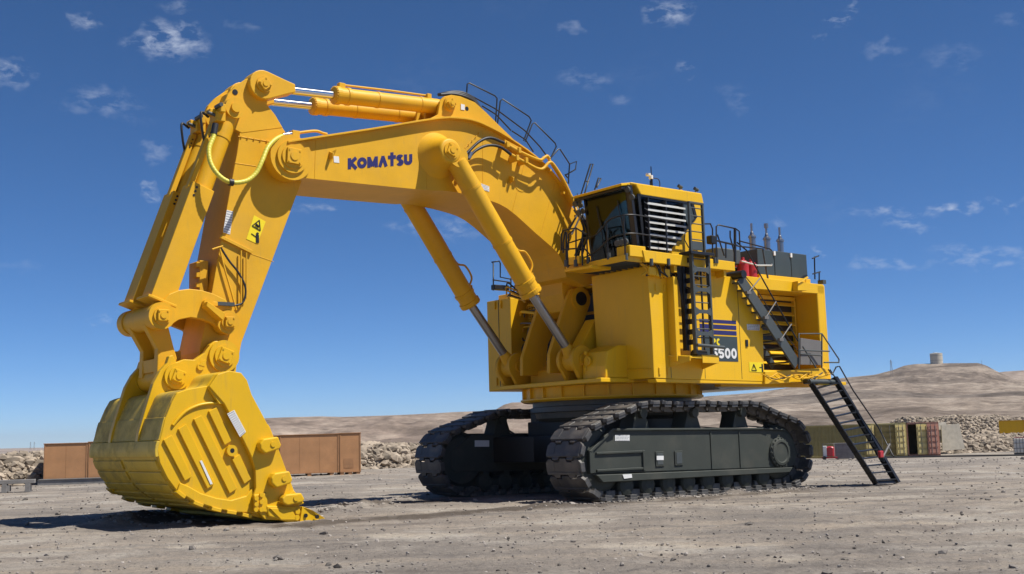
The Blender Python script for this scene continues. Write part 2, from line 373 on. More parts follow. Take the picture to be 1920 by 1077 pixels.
# ------------------------------------------------------------------ rocks and stones
ICO_V = []; 
_bm = bmesh.new(); bmesh.ops.create_icosphere(_bm, subdivisions=1, radius=1); ICO_V = [v.co.copy() for v in _bm.verts]; ICO_F = [tuple(v.index for v in f.verts) for f in _bm.faces]; _bm.free()
def rocks(name, items, m, **tags):   # items: (x, y, z, size)
    V = []; F = []
    for (x, y, z, sz) in items:
        sx, sy, szz = sz*random.uniform(.7, 1.35), sz*random.uniform(.7, 1.35), sz*random.uniform(.45, .9)
        rot = Matrix.Rotation(random.uniform(0, 6.28), 3, 'Z') @ Matrix.Rotation(random.uniform(-.7, .7), 3, 'X'); o = len(V)
        for v in ICO_V:
            k = random.uniform(.68, 1.15); q = rot @ Vector((v.x*sx*k, v.y*sy*k, v.z*szz*k)); V.append((x+q.x, y+q.y, z+q.z))
        F += [tuple(i+o for i in f) for f in ICO_F]
    me = bpy.data.meshes.new(name); me.from_pydata(V, [], F); me.materials.append(m); me.update()
    o = bpy.data.objects.new(name, me); COL.objects.link(o); tag(o, **tags); return o
M_ROCK = mat('rubble_rock', (.285, .235, .18), .95, var=.25, scale=3, island=.42, spec=.2)
M_STONE = mat('ground_stone', (.235, .21, .185), .95, var=.2, scale=12, island=.6, spec=.2)
its = []
for i in range(6500):
    r = 6.5*(85/6.5)**(random.random()**.85); a = RAD(random.uniform(-27, 27)); x, y = r*math.sin(a), r*math.cos(a)
    sz = random.choice([.008, .010, .013, .018])*(1+r/28) * (2.4 if random.random() < .025 else 1)
    its.append((x, y, ground_h(x, y)+pile(x, y, PILES)+sz*.2, sz))
for (cx, cy, r, h) in PILES:
    for k in range(30):
        x, y = random.gauss(cx, r*.9), random.gauss(cy, r*.9); sz = random.uniform(.02, .075); its.append((x, y, ground_h(x, y)+pile(x, y, PILES), sz))
# soil thrown up along the near crawler and in front of the bucket
for k in range(420):
    X = random.uniform(-5, 5); Y = 3.73+abs(random.gauss(0, .25)); p = ORG+FM*X+NM*Y; its.append((p.x, p.y, ground_h(p.x, p.y)+.01, random.uniform(.015, .05)))
rocks('ground_stones', its, M_STONE, kind='stuff', label='small loose stones and clods scattered over the dirt pad')

# distances and heights of the background, given as sight lines at a horizontal distance
def strip_hill(name, crest, dist0, dist1, basepy, m, rows=26, rough=1.0, terr=None, seed=0, back=1.35):
    """crest: list of (px, py) of the skyline; terrain rises from dist0 to the crest at dist1 and falls off behind."""
    V = []; F = []; xs = np.linspace(crest[0][0], crest[-1][0], int((crest[-1][0]-crest[0][0])/5)+2)
    cy = np.interp(xs, [c[0] for c in crest], [c[1] for c in crest]); n = len(xs)
    for j in range(rows+1):
        t = j/rows; dist = dist0*(dist1/dist0)**t
        for i, px in enumerate(xs):
            by = basepy if not callable(basepy) else basepy(px)
            s = terr(t, px) if terr else t**.9
            pyv = by+(cy[i]-by)*s
            p = wat(px, pyv, dist)
            a = noise.fractal((p.x*.012+seed, p.y*.012, seed), .8, 2.2, 5)*dist*.0026*rough*math.sin(math.pi*min(1, t*1.0))
            a += (.5-abs(noise.noise((p.x*.035+seed, p.y*.02, seed))))*dist*.0022*rough*math.sin(math.pi*min(1, t))+noise.noise((p.x*.11, p.y*.11, seed))*dist*.0009*rough*math.sin(math.pi*min(1, t))
            p.z += a
            if t < 1: p.z = min(p.z, wat(px, cy[i]+.6, dist).z)
            V.append(tuple(p))
    for k, (dm, zz) in enumerate(((1.05, .96), (back, .0))):
        for i, px in enumerate(xs):
            p = wat(px, cy[i], dist1*dm); p.z = p.z*zz-(0 if k == 0 else 8); V.append(tuple(p))
    for j in range(rows+2):
        for i in range(n-1):
            F.append((j*n+i, j*n+i+1, (j+1)*n+i+1, (j+1)*n+i))
    me = bpy.data.meshes.new(name); me.from_pydata(V, [], F); me.materials.append(m); me.polygons.foreach_set('use_smooth', [True]*len(F)); me.update()
    o = bpy.data.objects.new(name, me); COL.objects.link(o); tag(o, kind='structure'); return o
def hill_mat(name, c0, c1, c2, sc=.02, bump=.6, bands=0):
    m = bpy.data.materials.new(name); m.use_nodes = True; t = m.node_tree; n = t.nodes; l = t.links
    b = n['Principled BSDF']; b.inputs['Roughness'].default_value = 1; b.inputs['Specular IOR Level'].default_value = .05
    co = n.new('ShaderNodeTexCoord').outputs['Object']
    mpn = n.new('ShaderNodeMapping'); mpn.inputs['Scale'].default_value = (1, 1, 6); l.new(co, mpn.inputs[0])
    x = n.new('ShaderNodeTexNoise'); x.inputs['Scale'].default_value = sc; x.inputs['Detail'].default_value = 12; x.inputs['Roughness'].default_value = .68; x.inputs['Distortion'].default_value = .4; l.new(mpn.outputs[0], x.inputs['Vector'])
    r = n.new('ShaderNodeValToRGB'); l.new(x.outputs[0], r.inputs[0]); e = r.color_ramp.elements
    e[0].position = .41; e[0].color = (*c0, 1); e[1].position = .60; e[1].color = (*c2, 1); q = e.new(.5); q.color = (*c1, 1)
    x2 = n.new('ShaderNodeTexNoise'); x2.inputs['Scale'].default_value = sc*7; x2.inputs['Detail'].default_value = 9; x2.inputs['Roughness'].default_value = .75; l.new(co, x2.inputs['Vector'])
    mr = n.new('ShaderNodeMapRange'); mr.inputs[1].default_value = .32; mr.inputs[2].default_value = .68; mr.inputs[3].default_value = .62; mr.inputs[4].default_value = 1.38; l.new(x2.outputs[0], mr.inputs[0])
    mm = n.new('ShaderNodeMix'); mm.data_type = 'RGBA'; mm.blend_type = 'MULTIPLY'; mm.inputs['Factor'].default_value = 1; l.new(r.outputs[0], mm.inputs['A']); l.new(mr.outputs[0], mm.inputs['B'])
    l.new(mm.outputs['Result'], b.inputs['Base Color'])
    bp = n.new('ShaderNodeBump'); bp.inputs['Strength'].default_value = bump; bp.inputs['Distance'].default_value = .12/sc*.5; l.new(x.outputs[0], bp.inputs['Height']); l.new(bp.outputs[0], b.inputs['Normal'])
    return m
M_MESA = hill_mat('mesa_earth', (.155, .12, .095), (.225, .175, .14), (.31, .25, .20), .012)
M_HILL = hill_mat('terraced_hill_earth', (.12, .096, .078), (.18, .145, .117), (.27, .222, .178), .03)
M_HILLP = hill_mat('pale_bench_earth', (.165, .132, .106), (.23, .187, .150), (.31, .26, .21), .03)
M_HILLD = hill_mat('dark_bench_earth', (.10, .082, .068), (.145, .12, .10), (.20, .168, .138), .03)
M_FAR = hill_mat('far_plain_earth', (.22, .17, .14), (.28, .22, .18), (.33, .27, .22), .004)

strip_hill('far_plain', [(-500, 851), (-60, 843), (60, 840), (170, 838), (480, 836), (900, 826), (1100, 822)], 1500, 5200, lambda px: 856-.012*px, M_FAR, rows=8, rough=.2, seed=9)
strip_hill('mesa', [(150, 836), (240, 822), (330, 800), (420, 790), (485, 785), (530, 783), (600, 781), (640, 782), (680, 781), (760, 778), (820, 775), (850, 773), (905, 771), (960, 772), (1100, 772), (1300, 770)],
           620, 900, lambda px: 848-.022*px, M_MESA, rows=40, terr=lambda t, px: (.10*sst(0, .3, t)+.55*sst(.28, .45, t+.06*noise.noise((px*.01, 1, 2)))+.35*sst(.72, .9, t)), rough=2.0, seed=2)
strip_hill('pale_spoil_heap', [(905, 786), (925, 771), (945, 759), (960, 755), (1000, 754), (1040, 754), (1120, 754), (1180, 760), (1230, 778)], 480, 560, lambda px: 838-.022*px, M_MESA, rows=14, rough=.5, seed=5)
def lin(t, px): return t
def base_hill(px): return 850-.022*(px-1500)*.6
strip_hill('hill_knoll', [(1380, 742), (1500, 724), (1580, 709), (1640, 703), (1675, 694), (1695, 686), (1715, 683), (1760, 681.5), (1835, 681), (1850, 686), (1870, 697), (1890, 706), (1905, 712), (1960, 716), (2100, 725), (2500, 745)],
           900, 1060, lambda px: 742, M_HILL, rows=60, terr=lin, rough=1.6, seed=4, back=1.2)
strip_hill('hill_bench_top', [(1150, 768), (1240, 752), (1330, 743), (1400, 738), (1500, 728), (1600, 719), (1640, 716), (1720, 720), (1800, 716), (1880, 722), (1960, 726), (2200, 738), (2500, 756)],
           760, 860, lambda px: 758, M_HILLP, rows=36, terr=lin, rough=1.5, seed=14, back=1.06)
strip_hill('hill_bench_dark', [(1150, 774), (1300, 755), (1420, 748), (1520, 738), (1600, 731), (1670, 733), (1740, 738), (1800, 741), (1900, 734), (2000, 736), (2500, 760)],
           600, 720, lambda px: 774, M_HILLD, rows=36, terr=lin, rough=1.6, seed=24, back=1.06)
strip_hill('hill_bench_mid', [(1150, 780), (1300, 768), (1420, 760), (1520, 757), (1580, 752), (1640, 747), (1700, 745), (1760, 747), (1840, 745), (1920, 743), (2100, 748), (2500, 770)],
           430, 560, lambda px: 792, M_HILLP, rows=40, terr=lin, rough=1.9, seed=34, back=1.06)
strip_hill('hill_bench_low', [(1150, 800), (1300, 784), (1420, 776), (1500, 770), (1560, 772), (1640, 768), (1690, 764), (1740, 762), (1758, 769), (1780, 772), (1860, 770), (1960, 768), (2100, 772), (2500, 790)],
           290, 400, lambda px: 815, M_HILL, rows=40, terr=lin, rough=2.4, seed=44, back=1.06)
strip_hill('hill_foot', [(1150, 815), (1300, 800), (1420, 795), (1500, 791), (1600, 793), (1680, 788), (1740, 785), (1800, 790), (2000, 795), (2500, 808)],
           170, 260, base_hill, M_HILLP, rows=30, terr=lin, rough=1.8, seed=54, back=1.06)
strip_hill('far_ridge', [(1780, 716), (1850, 701), (1885, 697), (1930, 694), (2100, 690), (2400, 700)], 1300, 1700, lambda px: 790, M_FAR, rows=10, rough=.5, seed=6)
strip_hill('near_mound', [(1490, 812), (1510, 797), (1525, 792), (1545, 791), (1570, 796), (1600, 803), (1640, 815)], 150, 175, lambda px: 852, M_HILL, rows=8, rough=.5, seed=12)

# rock bank behind the crates
def bank(name, p0, p1, height, depth, nrock, sz, seed):
    d = (p1-p0); Ld = d.length; u = d/Ld; v = Vector((-u.y, u.x, 0)); nx = int(Ld/1.0)+1; V = []; F = []
    def hh(s, t): return height*math.sin(math.pi*min(1, max(0, t))**.8)**.8*(1+.22*noise.noise((s*.25, seed, t*2)))*sst(0, 3, s)*sst(0, 3, Ld-s)
    nt_ = 12
    for i in range(nx+1):
        for j in range(nt_+1):
            s = Ld*i/nx; t = j/nt_; p = p0+u*s+v*depth*t; V.append((p.x, p.y, ground_h(p.x, p.y, False)-.1+hh(s, t)))
    for i in range(nx):
        for j in range(nt_): F.append((i*(nt_+1)+j, (i+1)*(nt_+1)+j, (i+1)*(nt_+1)+j+1, i*(nt_+1)+j+1))
    me = bpy.data.meshes.new(name); me.from_pydata(V, [], F); me.materials.append(M_ROCK); me.update()
    o = bpy.data.objects.new(name, me); COL.objects.link(o); tag(o, kind='structure')
    it = []
    for k in range(nrock):
        s = random.uniform(0, Ld); t = random.uniform(0, .62) if random.random() < .93 else random.uniform(-.12, 0); p = p0+u*s+v*depth*t
        q = random.choice(sz)*random.uniform(.7, 1.3); it.append((p.x, p.y, ground_h(p.x, p.y, False)-.05+hh(s, t), q))
    rocks('rubble_rocks', it, M_ROCK, kind='stuff', label='pale broken rocks heaped on the ' + name.replace('_', ' '))
bank('rock_bank', wat(-120, 905, 63)*1, wat(1120, 880, 84), 1.45, 5.5, 10500, (.06, .07, .09, .09, .12, .16, .22, .34), 1)
def bank_px(a, b): pass
g0 = wat(1735, 850, 104); g1 = wat(2150, 850, 118); g0.z = g1.z = 0
bank('rubble_slope', g0, g1, 1.3, 12, 7500, (.08, .11, .15, .2, .34), 2)
g0 = wat(1700, 840, 150); g1 = wat(2300, 840, 165); g0.z = g1.z = 0
bank('upper_rubble_slope', g0, g1, 3.3, 26, 5200, (.12, .2, .3), 3)

# ================================================================== THE EXCAVATOR
rz = math.atan2(FM.y, FM.x)
EX = empty('mining_excavator', tuple(ORG), rz)
tag(EX, 'giant yellow and black tracked mining excavator resting its bucket on the dirt pad', 'excavator')

def boss(mb, p, y0, y1, r, n=28): return mb.cyl((p[0], y0, p[1]), (p[0], y1, p[1]), r, n=n)
def pin_cap(p, y, r, parent, m, rot=0, name='pin_cap'):
    b = MB(); boss(b, p, y, y+.045, r*.82)
    h = r*.52; c, s = math.cos(rot), math.sin(rot)
    q = [(p[0]+c*a-s*d, p[1]+s*a+c*d) for a, d in ((-h, -h), (h, -h), (h, h), (-h, h))]
    b.prism(q, y+.04, y+.10); boss(b, p, y+.09, y+.12, r*.3, 16)
    for a, d in ((-.75, -.75), (.75, -.75), (.75, .75), (-.75, .75)):
        pp = (p[0]+c*a*h-s*d*h, p[1]+s*a*h+c*d*h); boss(b, pp, y+.10, y+.115, .022, 6)
    return b.build(name, m, parent, .008, 1)
def decal(name, pts, m, parent, th=.006, label=None):
    b = MB(); q = [Vector(p) for p in pts]; n = (q[1]-q[0]).cross(q[2]-q[0]).normalized()
    # outward normal must face the camera side (+y or +x)
    if n.y+n.x < 0: n = -n
    b.slab([p+n*.003 for p in q], n*th); o = b.build(name, m, parent)
    if label: o['label'] = label
    return o
def lines_on(name, quad, rows, m, parent, fill=.8, seed=1):
    """print-like rows of small bars on a quad (tl, tr, br, bl)"""
    rnd = random.Random(seed); tl, tr, br, bl = [Vector(p) for p in quad]; n = (tr-tl).cross(br-tl).normalized()
    if n.y+n.x < 0: n = -n
    b = MB()
    for r in range(rows):
        t0 = (r+.32)/rows; t1 = (r+.72)/rows; s = .06
        while s < fill+.1:
            e = min(s+rnd.uniform(.03, .14), .95)
            P = lambda s_, t_: (tl.lerp(bl, t_)).lerp(tr.lerp(br, t_), s_)+n*.0105
            b.add([P(s, t0), P(e, t0), P(e, t1), P(s, t1)], [(0, 1, 2, 3)]); s = e+.025
            if s > .92: break
    return b.build(name, m, parent)

# ---------------- crawler tracks
G2 = 3.06; WS = 1.35
def track_path():
    pts = []; R = 1.03; zc = 1.06; xc = 3.61
    def arc(cx, cz, r, a0, a1, n): return [(cx+r*math.cos(RAD(a0+(a1-a0)*i/n)), cz+r*math.sin(RAD(a0+(a1-a0)*i/n))) for i in range(n+1)]
    pts += arc(xc, zc, R, -90, 62, 16)                 # idler at the front
    pts += [(3.0, 2.28), (2.45, 2.50), (1.9, 2.535), (.9, 2.50), (0, 2.53), (-.9, 2.49), (-1.9, 2.52), (-2.4, 2.48), (-2.95, 2.28)]
    pts += arc(-xc, zc, R, 118, 270, 16)
    return pts
TP = track_path(); TPc = TP+[TP[0]]
seg = [math.hypot(TPc[i+1][0]-TPc[i][0], TPc[i+1][1]-TPc[i][1]) for i in range(len(TP))]; TL = sum(seg)
NSH = 47; PITCHS = TL/NSH
def path_at(s):
    s %= TL
    for i, l in enumerate(seg):
        if s <= l:
            a, b = TPc[i], TPc[i+1]; t = s/l; return (a[0]+(b[0]-a[0])*t, a[1]+(b[1]-a[1])*t)
        s -= l
    return TPc[0]
def shoe_mesh():       # x along the track, y across, z outwards
    b = MB(); h = PITCHS*.5; w = WS/2
    def pl(pts, z0, z1): b.prism_z(pts, z0, z1)
    t = .10
    out = [(-h+.02, -w+.07), (-h+.02, -.42), (-h-.055, -.36), (-h-.055, -.18), (-h+.03, -.15), (-h+.03, .15), (-h-.055, .18), (-h-.055, .36), (-h+.02, .42), (-h+.02, w-.07), (-h+.10, w),
           (h-.12, w), (h-.03, w-.10), (h-.03, .44), (h-.10, .40), (h-.10, .15), (h-.005, .11), (h-.005, -.11), (h-.10, -.15), (h-.10, -.40), (h-.03, -.44), (h-.03, -w+.10), (h-.12, -w), (-h+.10, -w)]
    pl(out, -.055, .03)
    b.box(-h+.03, -h+.10, -w+.05, w-.05, .028, .055)                     # low grouser bar
    for y in (-.48, .48): b.box(-h+.10, h-.06, y-.13, y+.13, .028, .040)
    b.box(-h+.02, h-.10, -.24, -.10, -.24, -.053); b.box(-h+.02, h-.10, .10, .24, -.24, -.053)   # link lugs
    b.cyl((h-.10, -.30, -.15), (h-.10, .30, -.15), .06, n=8)
    for sy in (-1, 1): b.slab([(-h+.08, sy*(w-.16), -.055), (h-.12, sy*(w-.16), -.055), (h-.12, sy*(w-.02), -.055), (-h+.08, sy*(w-.02), -.055)], (0, 0, -.07))
    return b
def make_track(sy):
    T = empty('crawler_track', (0, 0, 0), 0, EX); T['label'] = 'cab side crawler track in full view' if sy > 0 else 'far side crawler track in deep shade'
    sm = shoe_mesh().build('track_shoe', M_SHOE, T, .012, 1); first = True
    for i in range(NSH):
        s = (i+.3)*PITCHS; a = path_at(s-PITCHS*.5); c = path_at(s+PITCHS*.5); dx, dz = c[0]-a[0], c[1]-a[1]; l = math.hypot(dx, dz); dx /= l; dz /= l
        o = sm if first else copy_part(sm, T); first = False
        # local x = travel, local y = across, local z = outward normal
        nx, nz_ = dz, -dx
        # path runs counter-clockwise seen from +y-neg; outward normal:
        M4 = Matrix(((dx, 0, nx, (a[0]+c[0])/2), (0, -1, 0, sy*G2), (dz, 0, nz_, (a[1]+c[1])/2), (0, 0, 0, 1)))
        o.matrix_local = M4
    yo = sy*(G2+.36); yi = sy*(G2-.36)
    fr = MB(); pts = [(4.02, 1.32), (3.26, 1.82), (-2.72, 1.74), (-3.75, 1.68), (-4.12, 1.44), (-4.30, 1.02), (-4.10, .64), (-3.85, .60), (3.9, .72), (4.02, .80)]
    fr.prism(pts, yi, yo); fr.build('side_frame', M_FR, T, .03, 2)
    lb = MB(); lb.prism([(3.95, .70), (3.72, .50), (-3.75, .46), (-3.9, .60)], yo-.02*sy, yo+.12*sy); lb.build('lower_ledge', M_FR, T, .015, 1)
    tb = MB(); tb.prism([(4.10, 1.30), (3.28, 1.86), (-2.72, 1.78), (-3.72, 1.72), (-3.72, 1.68), (-2.72, 1.73), (3.24, 1.80), (4.02, 1.27)], yo-.10*sy, yo+.07*sy); tb.build('top_flange', M_FR, T, .01, 1)
    eb = MB(); eb.box(3.96, 4.10, yo-.2*sy, yo+.06*sy, .74, 1.30); eb.build('end_plate', M_FR, T, .012, 1)
    rb = MB()
    for z in (1.24, .80): rb.box(2.2, 3.85, yo, yo+.05*sy, z-.03, z+.03)
    rb.box(2.12, 2.2, yo, yo+.05*sy, .74, 1.27); rb.build('stiffener', M_FR, T, .01, 1)
    for x in (-.5, -1.7):
        b = MB(); b.box(x-.02, x+.02, yo, yo+.025*sy, .68, 1.7); b.build('weld_rib', M_FR, T)
    cv = MB(); cv.lathe((-3.42, yo, 1.05), (0, sy, 0), [(0, .44), (.06, .44), (.07, .40), (.12, .38), (.13, .30), (.10, .28)], 32); cv.build('drive_cover', M_FR, T, .008, 1)
    bl = MB()
    for k in range(18):
        a = 2*math.pi*k/18; bl.cyl((-3.42+.41*math.cos(a), yo+.06*sy, 1.05+.41*math.sin(a)), (-3.42+.41*math.cos(a), yo+.10*sy, 1.05+.41*math.sin(a)), .025, n=6)
    bl.build('bolt_ring', M_FR, T)
    for x in (1.55, .82):
        b = MB(); b.box(x-.16, x+.16, yo, yo+.03*sy, .82, 1.22); b.build('access_frame', M_FR, T, .02, 2)
        b = MB(); b.box(x-.11, x+.11, yo+.028*sy, yo+.04*sy, .87, 1.17); b.build('access_cover', M_DK, T, .02, 2)
    # wheels
    for x, r, nm in ((3.61, .86, 'idler_wheel'), (-3.61, .80, 'drive_sprocket')):
        b = MB(); b.lathe((x, sy*(G2-.32), 1.06), (0, sy, 0), [(0, r*.5), (.02, r*.8), (.08, r*.86), (.16, r), (.24, r), (.26, r*.9), (.40, r*.9), (.42, r), (.5, r), (.58, r*.86), (.62, r*.5)], 36)
        if nm == 'drive_sprocket':
            for k in range(14):
                a = 2*math.pi*k/14; c_, s_ = math.cos(a), math.sin(a); P = lambda u, v: (x+c_*u-s_*v, 1.06+s_*u+c_*v)
                b.prism([P(.76, -.12), P(.93, -.05), P(.93, .05), P(.76, .12)], sy*(G2-.1), sy*(G2+.1))
        b.build(nm, M_FR, T)
    proto = None
    for k in range(8):
        x = -2.75+k*.786
        if proto is None:
            b = MB(); b.lathe((0, -.36, 0), (0, 1, 0), [(0, .12), (.04, .24), (.10, .27), (.17, .27), (.18, .22), (.54, .22), (.55, .27), (.62, .27), (.68, .24), (.72, .12)], 20); b.box(-.10, .10, -.34, .34, 0, .35)
            o = proto = b.build('track_roller', M_FR, T)
        else: o = copy_part(proto, T)
        o.location = (x, sy*G2, .37)
    for x in (2.05, 0.05, -1.95):
        b = MB(); b.prism([(x-.34, 1.80), (x+.34, 1.80), (x+.16, 2.30), (x-.16, 2.30)], sy*(G2-.30), sy*(G2+.22))
        b.cyl((x, sy*(G2-.38), 2.24), (x, sy*(G2+.36), 2.24), .13, n=16); b.build('carrier_roller', M_FR, T, .01, 1)
    for x in (3.0, 1.1, -.9, -2.8):
        b = MB(); b.slab([(x, sy*(G2+.33), 1.78), (x+.9, sy*(G2-.5), 1.90), (x+.82, sy*(G2-.5), 1.90), (x-.08, sy*(G2+.33), 1.78)], (0, 0, .03)); b.build('brace_plate', M_FR, T)
    return T
TR = make_track(1); TF = make_track(-1)
YO = G2+.36
def yq(px0, py0, px1, py1, y): return [ay3(px0, py0, y), ay3(px1, py0, y), ay3(px1, py1, y), ay3(px0, py1, y)]
decal('sticker', yq(1153, 816, 1180, 827, YO), M_WH, TR); lines_on('sticker_print', yq(1153, 816, 1180, 827, YO), 4, M_LINE, TR, seed=3)
decal('sticker', yq(1231, 855, 1244, 863, YO+.04), M_WH, TR)
decal('sticker', [ay3(1167, 890, YO+.13), ay3(1184, 889, YO+.13), ay3(1185, 896, YO+.13), ay3(1170, 898, YO+.13)], M_WH, TR)
ft = [(p[0], -G2+.37, p[1]) for p in [ay(*q, -G2+.37) for q in ((890, 826), (917, 826), (917, 838), (890, 838))]]
decal('sticker', ft, M_WH, TF)
for i in range(4): pass

# ---------------- car body between the tracks
b = MB(); b.prism_z([(2.1, -1.2), (2.35, 0), (2.1, 1.2), (2.5, 2.9), (-2.5, 2.9), (-2.1, 1.2), (-2.1, -1.2), (-2.5, -2.9), (2.5, -2.9)], .95, 1.72); b.build('car_body', M_BLK, EX, .03, 2)
b = MB(); b.prism_z([(1.9, -1.7), (1.9, 1.7), (1.4, 2.1), (-1.4, 2.1), (-1.9, 1.7), (-1.9, -1.7), (-1.4, -2.1), (1.4, -2.1)], 1.70, 2.14); b.build('car_body_top', M_BLK, EX, .03, 2)
b = MB()
for k in range(10): b.box(2.13, 2.2, -2.2+.1, -2.2+.22, 1.0+.07*k, 1.03+.07*k)
b.build('hose_clamps', M_DK, EX)
b = MB(); b.lathe((0, 0, 2.12), (0, 0, 1), [(0, 2.10), (.10, 2.28), (.26, 2.32), (.28, 2.45), (.42, 2.45), (.44, 2.38), (.58, 2.38)], 64); b.build('slewing_ring', M_DK, EX)
for (x, y) in ((1.7, 1.5), (1.7, -1.5)):
    b = MB(); b.box(x, x+.08, y-.2, y+.2, 2.12, 2.3); b.cyl((x-.02, y, 2.32), (x+.1, y, 2.32), .16, n=14); b.build('lifting_eye', M_DK, EX, .01, 1)
b = MB(); b.lathe((0, 0, 2.70), (0, 0, 1), [(0, 2.66), (.05, 2.74), (.09, 2.74), (.10, 2.62), (.40, 2.62), (.44, 2.72), (.47, 2.72)], 48); SK = b.build('turntable_skirt', M_YS, EX)
for k in range(24):
    a = 2*math.pi*k/24; c, s = math.cos(a), math.sin(a); b = MB()
    b.add([(c*r-s*w, s*r+c*w, z) for r in (2.60, 2.70) for w in (-.025, .025) for z in (2.79, 3.12)], [(0, 1, 3, 2), (4, 6, 7, 5), (0, 4, 5, 1), (2, 3, 7, 6), (0, 2, 6, 4), (1, 5, 7, 3)])
    b.build('skirt_rib', M_YS, SK)

# ---------------- upper structure
H = empty('revolving_house', (0, 0, 0), 0, EX)
YH = 3.68; ZB = 3.17; ZT = 6.0
b = MB(); b.prism_z([(2.1, -1.35), (2.1, 1.35), (1.8, 3.6), (-5.3, 3.6), (-5.5, -3.6), (1.75, -3.6)], ZB-.0, ZB+.16); b.build('base_frame', M_YS, H, .02, 1)
b = MB(); b.prism_z([(1.83, YH), (1.83, 1.55), (1.83, 1.50), (-2.55, 1.5), (-2.55, YH)], ZB+.03, ZT)     # near module box
nm_ = b.build('cab_side_module', M_YS, H, .02, 2)
# thin skins on the near module: seams and the diagonal end towards the stairs
b = MB(); b.prism([(1.86, ZB), (1.98, ZT+.02), (-1.45, ZT+.10), (-2.66, 4.62), (-2.60, ZB-.06), (1.2, ZB-.02)], YH, YH+.03); b.build('side_panel', M_YS, H, .006, 1)
b = MB(); b.box(1.245, 1.262, YH+.024, YH+.034, ZB, ZT); b.build('panel_seam', M_BLK, H)
b = MB(); b.box(-.10, -.085, YH+.024, YH+.034, ZB, 3.6); b.build('panel_seam', M_BLK, H)
b = MB(); b.prism([(-2.62, ZB-.06), (1.85, ZB-.02), (1.80, ZB-.12), (-2.60, ZB-.14)], YH-.3, YH+.02); b.build('bottom_rail', M_YS, H, .01, 1)
for z in (3.35, 5.6):
    for x in (1.70, 1.38):
        b = MB(); b.box(x-.03, x+.03, YH+.03, YH+.06, z-.10, z+.10); b.build('door_hinge', M_YS, H, .006, 1)
b = MB(); b.box(-1.62, -1.635, YH+.024, YH+.034, ZB, 5.9); b.build('panel_seam', M_BLK, H)
b = MB(); b.box(-1.95, -1.85, YH+.03, YH+.06, 4.1, 4.3); b.build('door_latch', M_BLK, H, .006, 1)
# tilted dark-side front panel face of the near module
b = MB(); b.slab([(1.84, 1.37, 6.19), (1.86, 3.70, 6.19), (1.86, 3.71, 3.17), (1.84, 1.52, 3.20)], (.05, 0, 0)); b.build('front_panel', M_YS, H, .008, 1)
b = MB(); b.tube([(1.92, 3.6, 3.42), (1.92, 2.2, 3.46), (1.92, 1.9, 3.25)], .02, 6); b.build('weld_bead', M_YS, H)
b = MB(); b.box(1.2, 1.0, 1.45, 1.5, 3.3, 5.9); b.build('inner_wall', M_YS, H)
# rear part of the near side: roof beam, recess with louvres, rear column
b = MB(); b.prism([ay(1398, 518, YH), ay(1543, 534, YH), ay(1545, 552, YH), ay(1396, 541, YH)], 2.3, YH+.02); b.build('roof_beam', M_YS, H, .015, 2)
b = MB(); b.box(-5.35, -5.76, -3.6, YH+.02, ZB+.2, 6.12); b.build('counterweight', M_YS, H, .04, 2)
b = MB(); b.box(-2.56, -5.35, 2.70, 2.76, ZB+.1, 5.85); b.build('recess_back_wall', M_YS, H)
b = MB(); b.box(-4.30, -4.36, 2.36, YH-.1, 3.6, 5.85); b.build('recess_end_wall', M_YS, H, .01, 1) if False else None
lvf = MB(); x0, x1 = -3.55, -5.30
lvf.box(x0, x0-.06, 2.76, 2.90, 3.3, 5.75); lvf.box(x1, x1+.06, 2.76, 2.90, 3.3, 5.75); lvf.box(x0, x1, 2.76, 2.90, 5.68, 5.80); lo = lvf.build('louver_frame', M_YS, H, .01, 1)
b = MB(); b.box(x0, x1, 2.762, 2.772, 3.3, 5.7); b.build('louver_backing', M_BLK, H)
for k in range(8):
    z = 5.50-k*.30; b = MB(); b.slab([(x0-.06, 2.78, z+.11), (x1+.06, 2.78, z+.11), (x1+.06, 2.90, z), (x0-.06, 2.90, z)], (0, .0, .025)); b.build('louver_slat', M_YS, H)
b = MB(); b.prism_z([(-2.62, 2.3), (-2.62, YH+.04), (-5.75, YH+.04), (-5.75, 2.3)], 3.14, 3.34); b.build('platform_base', M_YS, H, .015, 2)
b = MB(); b.prism([ay(1432, 697, YH+.05), ay(1548, 690, YH+.05), ay(1549, 714, YH+.05), ay(1432, 721, YH+.05)], YH-.2, YH+.1); b.build('platform_edge', M_YS, H, .012, 1)
# grey panel
q = [ay3(1501, 634, YH+.06), ay3(1541, 640, YH+.06), ay3(1541, 685, YH+.06), ay3(1501, 684, YH+.06)]
b = MB(); b.slab(q, (0, -.04, 0)); b.build('grey_guard_panel', M_GREY, H, .006, 1)
# rear underside plates
b = MB(); b.prism([(-1.2, 3.14), (-5.6, 3.14), (-5.5, 3.02), (-1.6, 2.92)], -2.6, 2.9); b.build('belly_plate', M_SLAT, H, .01, 1)  # white colour stands in for light reflected on the underside
b = MB(); b.box(-1.3, -5.5, 2.95, 3.2, 2.98, 3.13); b.build('belly_beam', M_YS, H, .01, 1)
# machine deck roof between modules
b = MB(); b.box(1.5, -5.4, -3.3, 3.6, 5.95, 6.03); b.build('deck_roof', M_YS, H, .01, 1)
b = MB(); b.prism([(-.6, 3.3), (-.6, 5.9), (-5.3, 5.9), (-5.3, 3.3)], -3.5, 2.2); b.build('engine_bay_block', M_YS, H)
